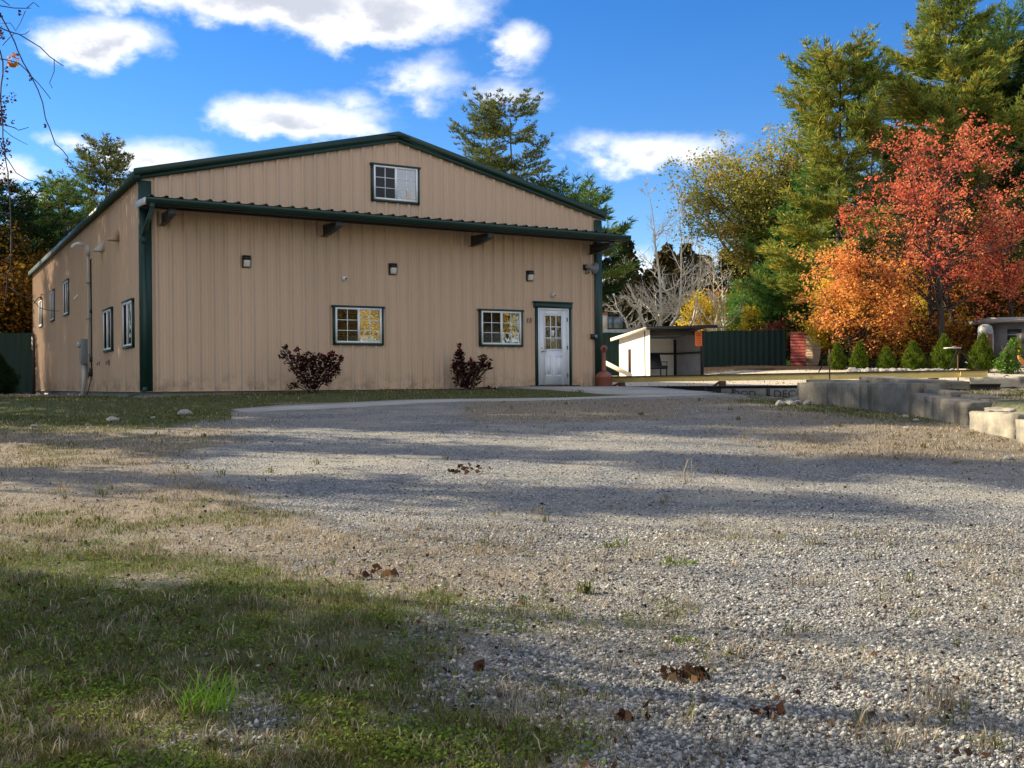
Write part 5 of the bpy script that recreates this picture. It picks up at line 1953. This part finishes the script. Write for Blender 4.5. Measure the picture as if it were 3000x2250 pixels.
# ---- arborvitae
def arbor_parts(h, r, seed):
    g = np.random.default_rng(seed)
    cr = Acc()
    n = 3600
    z = g.uniform(0.02, 1, n) ** .85
    prof = np.interp(z, (0, .12, .35, .6, .85, 1), (.62, .92, 1.0, .70, .27, .015))
    az = g.uniform(0, 6.283, n)
    lump = 1 + .26 * np.sin(az * 5 + z * 11 + seed) + .15 * np.sin(az * 8 - z * 19 + seed * 2)
    rr = r * prof * lump * g.uniform(.72, 1.05, n)
    ln = g.normal(0, .07, 2)
    P = np.stack([rr * np.cos(az) + ln[0] * z * h, rr * np.sin(az) + ln[1] * z * h, z * h * g.uniform(.97, 1.04, n)], -1)
    D = np.stack([np.cos(az) * .45, np.sin(az) * .45, np.full(n, 1.0)], -1)
    blades(cr, P, unit(D), 5, .065, .024, .40, g)
    k = g.integers(0, n, 160)
    blades(cr, P[k] * np.array((1.06, 1.06, 1.0)), unit(D[k] + g.normal(0, .3, (160, 3))), 4, .12, .022, .3, g)
    tk = Acc().tube([(0, 0, -.05), (0, 0, h * .8)], [.025, .008], 6)
    return tk, cr


for i, (xc, yt, yb, w, lab) in enumerate(((480, 500, 735, 118, 'leftmost small arborvitae, in front of the orange bush'),
                                          (682, 505, 728, 116, 'slender arborvitae under the orange maple, second from the left'),
                                          (940, 510, 712, 122, 'smallest arborvitae, third from the left'),
                                          (1202, 472, 722, 168, 'rounder arborvitae, fourth from the left'),
                                          (1470, 440, 728, 196, 'broad tall arborvitae right behind the white tray'),
                                          (1812, 420, 738, 192, 'tallest pointed arborvitae, left of the bright green bush'))):
    u = 2300 + xc * .3165
    vb = 850 + yb * .3165
    d_ = 40.5 - i * .55
    q = foot(u, d_)
    h = (yb - yt) * .3165 * d_ / F * (.98, 1.06, .96, 1.0, 1.1, 1.06)[i]
    plant('arborvitae', q, arbor_parts(h, w * .3165 * d_ / F / 2, 70 + i), ('bark', 'arbor'), lab, 'shrub', 'arborvitae in a row')
q = foot(2300 + 2070 * .3165, 37.0)
g_ = np.random.default_rng(80)
P = []
for (cx, cz, rr, nn) in ((-.25, .32, .30, 500), (.05, .30, .36, 600), (.05, .75, .26, 420), (.22, 1.05, .24, 380), (-.12, .62, .22, 300), (.35, .8, .2, 200), (.2, .1, .3, 260)):
    v = unit(g_.normal(0, 1, (nn, 3))) * (rr * g_.uniform(.4, 1.05, (nn, 1)))
    P.append(v + np.array((cx, 0, cz)))
cr = Acc()
leaves(cr, np.concatenate(P), .075, g_, .5)
tk = Acc()
for k in range(6):
    tk.tube([(0, 0, -.05), (g_.normal(0, .12), g_.normal(0, .1), .5), (g_.normal(0, .25), g_.normal(0, .2), 1.0)], [.02, .012, .006], 5)
plant('bush', q, (tk, cr), ('bark', 'bushgreen'), 'bright light green leafy bush at the right end of the arborvitae row', 'bush')
q = foot(-8, 36)
plant('arborvitae', q, arbor_parts(at(-8, 1045, 36).z - q.z, .55, 88), ('bark', 'pine_dark'), 'dark arborvitae at the far left edge in front of the green fence', 'shrub')

# ---- dark red shrubs against the front wall
def shrub_parts(blobs, seed, stems, n_per=70):
    g = np.random.default_rng(seed)
    tk, cr, tp = Acc(), Acc(), Acc()
    for (x, z) in stems:
        y = g.normal(0, .12)
        b = np.array((g.normal(0, .06), g.normal(0, .05), -.05))
        e = np.array((x, y, z))
        m = (b + e) / 2 + np.array((x * .12, 0, .05))
        tk.tube([b, m, e], [.013, .009, .004], 5, cap=False)
    for (x, z, rx, rz_, n, tip) in blobs:
        v = unit(g.normal(0, 1, (n, 3))) * g.uniform(.25, 1.05, (n, 1)) ** .6
        P = v * np.array((rx, max(rx, .16) * .8, rz_)) + np.array((x, 0, z))
        leaves(tp if tip else cr, P, .105, g, .9, aspect=.5)
        for k in range(4):
            e = P[g.integers(n)]
            tk.tube([(x * .3, 0, max(.05, z * .35)), tuple((np.array((x, 0, z)) + e) / 2), tuple(e)], [.008, .006, .003], 4, cap=False)
    return tk, cr, tp


def shrub(u, d_, vtop, blobs, seed, stems, lab):
    q = foot(u, d_)
    t = tag(empty('shrub', q, YAW * .5), lab, 'shrub', 'dark red shrubs by the front wall')
    tk, cr, tp = shrub_parts(blobs, seed, stems)
    tk.build('stems', MT['darkbark'], t)
    cr.build('foliage', MT['shrub'], t)
    tag(tp.build('red_tips', MT['shrubtip'], t), 'dark crimson young leaves at the shoot tips', None)


mpp = 23.3 / F
# blobs in metres from the foot of the shrub
A_ = []
for (px, py, rx, rz_, n, tip) in ((870, 1078, 34, 30, 190, 0), (905, 1070, 36, 28, 190, 0), (940, 1075, 38, 30, 200, 0), (972, 1072, 28, 24, 140, 0), (900, 1112, 34, 28, 170, 0), (950, 1112, 34, 30, 180, 0), (918, 1140, 22, 18, 90, 0),
                                  (836, 1050, 18, 14, 40, 0), (838, 1030, 8, 9, 20, 0), (858, 1142, 18, 10, 40, 0), (872, 1036, 8, 8, 22, 1), (972, 1048, 10, 9, 30, 1), (1000, 1064, 7, 11, 22, 1), (985, 1098, 14, 16, 50, 0), (946, 1056, 9, 7, 16, 1), (888, 1126, 10, 12, 14, 1)):
    A_.append(((px - 916) * mpp, (1166 - py) * mpp, rx * mpp, rz_ * mpp, n, tip))
shrub(916, 23.3, 1020, A_, 90, [(-.6, .95), (-.3, .9), (0, .8), (.25, .85), (.5, .8), (-.45, .3), (.2, .4)], 'wide dark red leafy shrub left of the lower left window')
mpp = 26.2 / F
A_ = []
for (px, py, rx, rz_, n, tip) in ((1345, 1048, 20, 22, 110, 0), (1348, 1030, 14, 12, 50, 0), (1347, 1020, 8, 6, 14, 1), (1340, 1072, 24, 24, 140, 0), (1372, 1078, 26, 26, 150, 0), (1405, 1068, 26, 20, 130, 0), (1425, 1055, 20, 16, 80, 0), (1415, 1042, 16, 10, 50, 0),
                                  (1352, 1105, 28, 24, 150, 0), (1388, 1102, 24, 24, 120, 0), (1370, 1122, 24, 12, 80, 0), (1347, 1006, 6, 6, 18, 1), (1330, 1065, 8, 9, 18, 1), (1383, 1052, 9, 9, 24, 1), (1438, 1070, 9, 8, 24, 0), (1418, 1066, 9, 8, 16, 1), (1436, 1130, 8, 5, 14, 0), (1450, 1133, 6, 4, 8, 0)):
    A_.append(((px - 1370) * mpp, (1137 - py) * mpp, rx * mpp, rz_ * mpp, n, tip))
shrub(1370, 26.2, 1002, A_, 91, [(-.2, 1.0), (-.1, .6), (.1, .6), (.35, .75), (.45, .6)], 'two-lobed dark red leafy shrub left of the lower right window')

# ---- woods far behind
g_ = np.random.default_rng(99)
wd = Acc()
for k in range(130):
    x = g_.uniform(-75, 75) if k < 70 else g_.uniform(2, 32)
    y = g_.uniform(82, 120)
    if -8 < x < 20:
        hh = g_.uniform(8, 11)
    else:
        hh = g_.uniform(8, 13)
    r_ = g_.uniform(2.0, 3.4)
    n = 1900
    z = g_.uniform(0.03, 1, n)
    az = g_.uniform(0, 6.283, n)
    rr = r_ * (1.05 - z) ** .7 * (1 + .25 * np.sin(az * 4 + z * 20 + k)) * g_.uniform(.4, 1.05, n)
    P = np.stack([x + rr * np.cos(az), y + rr * np.sin(az), gz(x, y) + z * hh], -1)
    leaves(wd, P, .50, g_, .3, aspect=.6)
o = wd.build('distant_woods', foliage('far_wood', [(.014, .026, .014), (.03, .042, .016), (.06, .045, .018), (.10, .07, .022)], .2, .12, .35))
tag(o, 'dark mixed woods closing the view far behind the yard', 'woods', kind='stuff')

# ------------------------------------------------------------------ trees standing out of the picture that shade the lot and show in the panes
TS, TC = math.sin(SUN_B), math.cos(SUN_B)
shade = [  # band (depth at x=0), x, half width, height, lowest foliage share, leaves
    (2.4, -15, 1.0, 9.2, .15, 3200), (4.4, -16, .75, 10.6, .15, 3000), (9.6, -17, .42, 12.5, .3, 2200), (12.6, -17, .85, 16.0, .2, 9500),
    (16.2, -17.5, .85, 12.6, .2, 6000), (18.6, -18, 1.0, 16.0, .2, 8000),
    (20.9, -21, 1.2, 19.0, .15, 9500), (23.6, -24, 1.3, 20.0, .12, 12000), (26.4, -25, 1.2, 17.0, .10, 11000), (29.0, -27, 1.25, 15.5, .10, 10500), (31.8, -30, 1.15, 12.5, .10, 8000),
    (15.3, -19, .45, 10.5, .2, 3500), (17.4, -19, .6, 13.5, .2, 5000), (19.7, -20, .7, 17.0, .15, 6500), (22.3, -22.5, .7, 18.5, .15, 6500), (25.0, -22.5, .9, 15.5, .10, 7000), (27.7, -25.5, .9, 15.0, .10, 7000), (30.4, -28.5, .9, 13.0, .10, 6000)]
for i, (w, xt, h, r0) in enumerate(((5.6, -15, 15, .08), (8.3, -15.5, 15, .08), (14.3, -18, 15, .10))):
    y = w - xt * TS / TC
    p = Vector((xt, y, gz(xt, y)))
    t = tag(empty('bare_roadside_tree', p), 'leafless tree beyond the left edge of the picture laying thin shadow streaks', 'tree', 'bare trees beyond the left edge')
    bare_parts([([(0, 0, -.2), (.1, .1, h * .5), (0, 0, h)], r0, 16)], 260 + i, .3).build('trunk', MT['bark'], t)
for i, (w, xt, hw, h, z0, nl) in enumerate(shade):
    y = w - xt * TS / TC
    p = Vector((xt, y, gz(xt, y)))
    plant('shade_tree', p, broadleaf_parts(h, hw * 2.0, hw, 200 + i, z0=z0, nleaf=nl, leaf=.19, spread=.20, n_limb=30, trunk_top=.9), ('bark', 'olive' if i % 3 else 'russet'),
          'leafy tree beyond the left edge of the picture that shades the lot', 'tree', 'trees beyond the left edge', rz=math.atan2(TS, -TC))
for i, (x, y, r_, h, mt) in enumerate(((15, 14.5, 3.2, 9, 'yellowleaf'), (21, 10, 3.2, 8, 'yellowleaf'), (14.5, 8.5, 2.6, 7.5, 'yellowleaf'), (18.5, 18.3, 3.0, 8.5, 'yellowleaf'), (25, 13, 3.6, 12, 'olive'))):
    p = Vector((x, y, gz(x, y)))
    plant('roadside_tree', p, broadleaf_parts(h, r_, r_, 230 + i, z0=.08, nleaf=9000, leaf=.2, spread=.5, n_limb=30), ('bark', mt),
          'autumn tree beyond the right edge of the picture mirrored in the window panes', 'tree', 'trees beyond the right edge')

# ------------------------------------------------------------------ bare branch hanging in at the top left
D0 = 6.6
p = foot(-1700, 7.2)
t = tag(empty('overhanging_tree', p), 'bare twigs with a few dark leaves hanging in at the upper left edge', 'tree')
tp = np.array((-4.7, 6.7, 3.3)) - np.array(p)
P = np.array([(0, 0, -.1), (.1, 0, 1.5), (.0, -.1, 3.0), (.25, -.3, 5.2), (.3, -.4, 6.8)])
a = Acc().tube(P, [.14, .12, .10, .06, .02], 9)
limb0 = P[3]


def pv(x, y, sc, ox, oy, dd=0.0):
    return np.array(at(ox + x * sc, oy + y * sc, D0 + dd)) - np.array(p)


S1, S2 = .33766, .42194
strands = [
    ([(-60, 380), (0, 440), (25, 540), (25, 640), (10, 740), (5, 850), (15, 1000), (25, 1100), (25, 1190), (45, 1330), (50, 1400), (70, 1500), (72, 1640)], S1, 0, 0, .0055),
    ([(-80, 60), (10, 140), (80, 270), (130, 370), (150, 430), (205, 550), (260, 640), (290, 700), (330, 780), (370, 890), (395, 1030), (430, 1110), (480, 1250), (540, 1300), (590, 1365), (585, 1430)], S1, 0, 0, .0048),
    ([(-70, 200), (0, 240), (70, 270), (170, 300), (260, 355), (350, 410), (430, 490), (500, 540), (550, 572)], S1, 0, 0, .0045),
    ([(470, 510), (470, 620), (430, 720), (455, 765)], S1, 0, 0, .003),
    ([(-60, 40), (0, 50), (120, 70), (230, 72), (290, 20), (340, 60)], S1, 0, 0, .004),
    ([(230, 72), (270, 70)], S1, 0, 0, .003),
    ([(-40, -20), (20, 0), (85, 48)], S1, 0, 0, .004),
    ([(-60, 500), (0, 510), (60, 520), (160, 545), (230, 610), (270, 660), (330, 720), (380, 780), (440, 858)], S1, 0, 0, .004),
    ([(25, 1080), (130, 1110), (160, 1130), (250, 1105)], S1, 0, 0, .0035),
    ([(25, 1120), (100, 1180), (160, 1215), (240, 1255)], S1, 0, 0, .0025),
    ([(30, 1330), (90, 1420), (140, 1500), (240, 1560), (330, 1580), (360, 1592)], S1, 0, 0, .0035),
    ([(220, 95), (180, 190), (140, 260)], S1, 0, 0, .003), ([(0, 200), (90, 200), (140, 270)], S1, 0, 0, .003),
    ([(20, 395), (80, 330), (130, 285)], S1, 0, 0, .003), ([(170, 300), (220, 295), (258, 265)], S1, 0, 0, .003),
    ([(55, 0), (60, 130), (70, 190), (75, 330), (78, 450), (85, 520), (75, 600), (35, 612)], S2, 0, 500, .0045),
    ([(78, 450), (75, 640), (70, 690), (50, 720), (45, 830), (40, 850), (48, 930)], S2, 0, 500, .0045), ([(75, 740), (88, 770), (72, 810)], S2, 0, 500, .004),
    ([(-30, 290), (30, 290), (72, 300)], S2, 0, 500, .003), ([(-30, 730), (20, 725), (52, 715)], S2, 0, 500, .004),
    ([(75, 815), (150, 870), (230, 900), (280, 955), (340, 970), (410, 975)], S2, 0, 500, .0032), ([(235, 920), (265, 885), (290, 870)], S2, 0, 500, .0035)]
g = np.random.default_rng(300)
tw = Acc()
for k, (pts, sc, ox, oy, r_) in enumerate(strands):
    Q = np.array([pv(x, y, sc, ox, oy, .05 * math.sin(k * 1.7) * 0) for x, y in pts])
    tw.tube(Q, np.linspace(r_, r_ * .6, len(Q)), 5)
    if pts[0][0] < -20:
        q0 = Q[0]
        tw.tube([limb0, (limb0 * .5 + q0 * .5) + (0, 0, .25), q0], [.03, .014, r_], 6)
a.tube([P[2], P[2] + (.9, -.2, .9)], [.05, .02], 6)
a.build('trunk', MT['bark'], t)
tw.build('twigs', MT['twig'], t)
lf, yl = Acc(), Acc()
cl = []
for (x0, x1, y0, y1, n) in ((-20, 40, 230, 340, 50), (-10, 150, 800, 900, 46), (-15, 60, 880, 1090, 90), (-10, 100, 1200, 1370, 70), (-20, 40, 1370, 1520, 24), (20, 70, 580, 760, 14), (95, 130, 1040, 1070, 4), (165, 185, 95, 130, 5), (255, 285, 650, 700, 10), (390, 405, 1080, 1105, 4), (-20, 20, 100, 150, 14), (145, 165, 465, 478, 2), (95, 125, 1480, 1500, 4)):
    for _ in range(n):
        x = x0 + (x1 - x0) * g.random() ** 1.3
        cl.append(pv(x, g.uniform(y0, y1), S1, 0, 0, g.normal(0, .06)))
for (x0, x1, y0, y1, n) in ((145, 230, 850, 895, 16), (275, 298, 858, 890, 6), (10, 60, 610, 640, 8), (-10, 40, 760, 860, 12)):
    for _ in range(n):
        cl.append(pv(g.uniform(x0, x1), g.uniform(y0, y1), S2, 0, 500, g.normal(0, .05)))
leaves(lf, np.array(cl), .020, g, .2, aspect=.75)
lf.build('foliage', MT['russet'] if False else foliage('dark_hanging_leaves', [(.02, .015, .016), (.05, .022, .018), (.12, .03, .02)], .25), t)
an = g.uniform(0, 6.28, 26)
leaves(yl, np.array([pv(115 + 38 * math.cos(q) + g.normal(0, 9), 525 + 42 * math.sin(q) + g.normal(0, 9), S1, 0, 0) for q in an]), .034, g, .2, aspect=.8)
yl.build('yellow_leaves', foliage('yellow_hanging_leaf', [(.55, .33, .05), (.65, .30, .06), (.5, .2, .06)], .5), t)

# ------------------------------------------------------------------ what lies and grows on the ground
def scatter(n, y0, y1, g, wide=.58, power=1.0):
    """points on the ground in front of the lens, thinning out with distance"""
    f = g.random(n)
    y = 1 / (1 / y0 + (1 / y1 - 1 / y0) * f)
    x = g.uniform(-wide, wide, n) * y
    return x, y


def keep_lot(x, y):
    px, py = x - BX, y - BY
    q, s = BS * px - BC * py, BC * px + BS * py
    on_walk = (q > 3.36) & (q < 4.48) & (s > .9) & (s < 13.1)
    in_bld = (q < .02) & (s > -.1) & (s < BW + .1)
    f_ = np.clip((q - .16) / 3.24, 0, 1)
    on_path = (q > 0) & (q < 3.5) & (s > 8.6 + 1.2 * f_) & (s < 12.1 + 2.6 * f_)
    dw = x - wall_x(y)
    on_blk = (dw > -.05) & (dw < .75) & (y < 21.2)
    return ~(on_walk | in_bld | on_blk | on_path)


OCT = np.array([(1, 0, 0), (0, 1, 0), (-1, 0, 0), (0, -1, 0), (0, 0, 1), (0, 0, -1)], float)
OT = np.array([(0, 1, 4), (1, 2, 4), (2, 3, 4), (3, 0, 4), (1, 0, 5), (2, 1, 5), (3, 2, 5), (0, 3, 5)])


def stones(n, y0, y1, r0, r1, g, thin):
    x, y = scatter(n, y0, y1, g)
    gr, st = cover(x, y)
    k = keep_lot(x, y) & (g.random(n) > np.clip(gr * 1.15 + st * thin, 0, .97)) & (y < 27)
    x, y = x[k], y[k]
    m = len(x)
    r = r0 * (r1 / r0) ** (g.random(m) ** 2.8)
    sc = r[:, None] * np.stack([g.uniform(.8, 1.35, m), g.uniform(.6, 1.0, m), g.uniform(.45, .85, m)], -1)
    V = OCT[None] * sc[:, None, :] * g.uniform(.75, 1.2, (m, 6, 1))
    V[:, :4, 2] += g.normal(0, .22, (m, 4)) * r[:, None]
    a = g.uniform(0, 6.283, m)
    c, s = np.cos(a)[:, None], np.sin(a)[:, None]
    X = V[..., 0] * c - V[..., 1] * s + x[:, None]
    Y = V[..., 0] * s + V[..., 1] * c + y[:, None]
    Z = V[..., 2] + (G(x, y) + sc[:, 2] * .25)[:, None]
    T = (np.arange(m)[:, None, None] * 6 + OT[None]).reshape(-1, 3)
    return np.stack([X, Y, Z], -1).reshape(-1, 3), T


g = np.random.default_rng(400)
ac = Acc()
ac.add(stones(1, 4, 5, .01, .02, g, 0)[0], None, None)
ac = Acc()
for (n, y0, y1, r0, r1, th) in ((170000, 3.6, 8.0, .0028, .018, .7), (40000, 7.0, 16.0, .006, .016, .8), (5000, 14.0, 26.0, .010, .022, .8)):
    V, T = stones(n, y0, y1, r0, r1, g, th)
    ac.add(V, None, T)
o = ac.build('gravel', MT['stone'])
tag(o, 'loose grey crushed stone covering the lot', 'gravel', kind='stuff')


def grass(n, y0, y1, g, which, hgt, wid, lean, thresh=0.0):
    x, y = scatter(n, y0, y1, g)
    gr, st = cover(x, y)
    am = gr if which == 'green' else st
    # clumping
    cl = lattice(x, y, 5.0, 21 if which == 'green' else 22) * .6 + lattice(x, y, 14.0, 23) * .4
    k = keep_lot(x, y) & (g.random(n) < am * np.clip((cl - .22) * 2.2, .08, 1.0)) & (am > thresh)
    x, y, am, cl = x[k], y[k], am[k], cl[k]
    m = len(x)
    h = hgt * g.uniform(.4, 1.35, m) * (.6 + .8 * cl)
    w = wid * g.uniform(.7, 1.3, m) * np.clip(y / 8.0, .8, 1.5)
    az = g.uniform(0, 6.283, m)
    d = np.stack([np.cos(az), np.sin(az)], -1) * (lean * g.uniform(.2, 1.3, m) * h)[:, None]
    sd = g.uniform(0, 6.283, m)
    s = np.stack([np.cos(sd), np.sin(sd), np.zeros(m)], -1) * (w / 2)[:, None]
    z = G(x, y)
    P0 = np.stack([x, y, z - .004], -1)
    P1 = np.stack([x + d[:, 0] * .4, y + d[:, 1] * .4, z + h * .6], -1)
    P2 = np.stack([x + d[:, 0], y + d[:, 1], z + h], -1)
    V = np.stack([P0 - s, P0 + s, P1 + s * .75, P1 - s * .75, P2], 1).reshape(-1, 3)
    b = np.arange(m)[:, None] * 5
    return V, b + np.array([[0, 1, 2, 3]]), b + np.array([[3, 2, 4]])


gA = Acc()
for args in ((150000, 3.6, 9, g, 'green', .030, .0050, .9), (90000, 8, 20, g, 'green', .032, .007, .8), (60000, 17, 30, g, 'green', .04, .010, .7), (16000, 30, 60, g, 'green', .04, .02, .6)):
    gA.add(*grass(*args))
o = gA.build('grass', MT['grassleaf'])
tag(o, 'short worn green grass of the lawn and lot edges', 'grass', kind='stuff')
gA = Acc()
for args in ((130000, 3.6, 9, g, 'straw', .030, .0036, .9), (110000, 7, 18, g, 'straw', .030, .005, .9), (70000, 12, 30, g, 'straw', .034, .008, .8), (16000, 28, 60, g, 'straw', .035, .02, .8)):
    gA.add(*grass(*args))
o = gA.build('dry_grass', MT['strawleaf'])
tag(o, 'bleached dry grass stubble on the worn parts of the lot', 'dry grass', kind='stuff')
ta = [Acc(), Acc()]
x, y = scatter(1500, 3.7, 22, g)
gr, st = cover(x, y)
k = keep_lot(x, y) & (g.random(len(x)) < .10 + .9 * np.maximum(gr, st)) & (y < 22)
x, y = x[k], y[k]
for (cx, cy) in zip(x, y):
    nb = int(g.integers(5, 16))
    hh = g.uniform(.025, .085)
    az = g.uniform(0, 6.283, nb)
    L = hh * g.uniform(.5, 1.1, nb)
    b = np.stack([cx + g.normal(0, .025, nb), cy + g.normal(0, .02, nb)], -1)
    zz = G(b[:, 0], b[:, 1])
    dv = np.stack([np.cos(az), np.sin(az)], -1)
    sd = np.stack([-np.sin(az), np.cos(az), np.zeros(nb)], -1) * .0022 * max(1, cy / 7)
    P0 = np.concatenate([b, zz[:, None] - .004], 1)
    P1 = np.concatenate([b + dv * (L * .35)[:, None], (zz + L * .75)[:, None]], 1)
    P2 = np.concatenate([b + dv * (L * .9)[:, None], (zz + L)[:, None]], 1)
    V = np.stack([P0 - sd, P0 + sd, P1 + sd, P1 - sd, P2], 1).reshape(-1, 3)
    q = np.arange(nb)[:, None] * 5
    ta[0 if g.random() < .35 else 1].add(V, q + np.array([[0, 1, 2, 3]]), q + np.array([[3, 2, 4]]))
tag(ta[0].build('green_tufts', MT['grassleaf']), 'small scattered green grass tufts', 'grass', kind='stuff')
tag(ta[1].build('dry_tufts', MT['strawleaf']), 'small scattered dry grass tufts and stalks', 'dry grass', kind='stuff')
# clover and low weeds
x, y = scatter(120000, 3.6, 12, g)
gr, st = cover(x, y)
cl = lattice(x, y, 3.2, 31) * .6 + lattice(x, y, 9.0, 32) * .4
k = (g.random(len(x)) < gr * np.clip((cl - .36) * 4, 0, 1)) & keep_lot(x, y)
x, y = x[k], y[k]
P = np.stack([x, y, G(x, y) + g.uniform(.004, .032, len(x))], -1)
ca = Acc()
leaves(ca, P, .017, g, 1.3, aspect=.9)
o = ca.build('clover', MT['clover'])
tag(o, 'low clover and small weeds in the near lawn', 'clover', kind='stuff')
# fallen leaves
x, y = scatter(5200, 3.6, 28, g)
gr, st = cover(x, y)
k = (g.random(len(x)) < .10 + .55 * np.maximum(gr, st)) & keep_lot(x, y)
x, y = x[k], y[k]
P = np.stack([x, y, G(x, y) + g.uniform(.006, .022, len(x))], -1)
la = Acc()
leaves(la, P, .032, g, .5, aspect=.7)
o = la.build('fallen_leaves', MT['litter'])
tag(o, 'scattered dead brown leaves on the ground', 'leaves', kind='stuff')


# single plants and bits one can point to
def tuft_(u, v, n, h, w, mat, lab, name='grass_tuft', cat='grass tuft', lean=.55, r=.08):
    q = near(u, v)
    ac = Acc()
    for i in range(n):
        az = g.uniform(0, 6.283)
        hh = h * g.uniform(.45, 1.1)
        l_ = lean * g.uniform(.3, 1.4) * hh
        b = np.array((g.normal(0, r), g.normal(0, r * .7), -.005))
        dv = np.array((math.cos(az), math.sin(az), 0))
        sd = np.array((-dv[1], dv[0], 0)) * w / 2
        pts = [b, b + dv * l_ * .25 + (0, 0, hh * .5), b + dv * l_ * .65 + (0, 0, hh * .85), b + dv * l_ * 1.15 + (0, 0, hh * .92)]
        V = [pts[0] - sd, pts[0] + sd, pts[1] + sd, pts[1] - sd, pts[2] + sd * .7, pts[2] - sd * .7, pts[3]]
        ac.add(V, [(0, 1, 2, 3), (3, 2, 4, 5)], [(5, 4, 6)])
    o = ac.build(name, MT[mat])
    o.location = q
    return tag(o, lab, cat)


tuft_(615, 2085, 80, .15, .006, 'tuft', 'lush bright green grass tuft standing alone in the near lawn', r=.055, lean=1.15)
tuft_(1715, 1738, 26, .085, .010, 'grassleaf', 'spiky dark green weed on the sunny gravel in the middle', 'weed', 'weed', .8, .025)
tuft_(1790, 1600, 30, .05, .012, 'clover', 'small green weed patch on the gravel above the spiky weed', 'weed', 'weed', .9, .06)
tuft_(2390, 1595, 24, .07, .007, 'strawleaf', 'upright yellow-green weed on the right of the lit gravel', 'weed', 'weed', .5, .03)
tuft_(2380, 1715, 40, .09, .005, 'strawleaf', 'pale dry grass clump on the gravel right of the spiky weed', r=.07)
tuft_(1990, 1650, 34, .04, .013, 'clover', 'flat green weed in the middle of the lit gravel', 'weed', 'weed', 1.0, .07)
tuft_(2010, 1412, 16, .26, .005, 'strawleaf', 'thin pale dry stalks standing in the dark shadow band', 'weed', 'weed', .8, .04)
tuft_(2745, 2070, 46, .11, .005, 'strawleaf', 'dry straw clump low at the right edge of the gravel', r=.06)
tuft_(2000, 1880, 30, .035, .012, 'clover', 'small green patch in the right foreground gravel', 'weed', 'weed', 1.0, .06)
tuft_(1690, 1150, 30, .10, .012, 'grassleaf', 'little green weed on the edge of the walkway', 'weed', 'weed', .8, .08)
q = foot(1585, 26.6)
for (u, v, n, s_, r_, lab) in ((2015, 1985, 46, .05, .06, 'curled heap of dead brown leaves on the foreground gravel'), (1404, 1965, 5, .09, .012, 'single dark upright dead leaf on the gravel edge'), (1830, 2105, 16, .05, .04, 'dark brown leaf clump low on the gravel left of centre'),
                               (2240, 2095, 14, .05, .04, 'dark brown leaf clump at the bottom of the gravel'), (1370, 1385, 26, .06, .12, 'brown leaves gathered on the straw in the middle'), (1105, 1690, 16, .06, .08, 'dark curled leaves lying on the sunny straw')):
    q = near(u, v)
    ac = Acc()
    P = g.normal(0, 1, (n, 3)) * (r_, r_ * .7, r_ * .35)
    P[:, 2] = np.abs(P[:, 2]) + .012
    leaves(ac, P, s_, g, .1, aspect=.75)
    o = ac.build('dead_leaves', MT['litter'])
    o.location = q
    tag(o, lab, 'leaves')
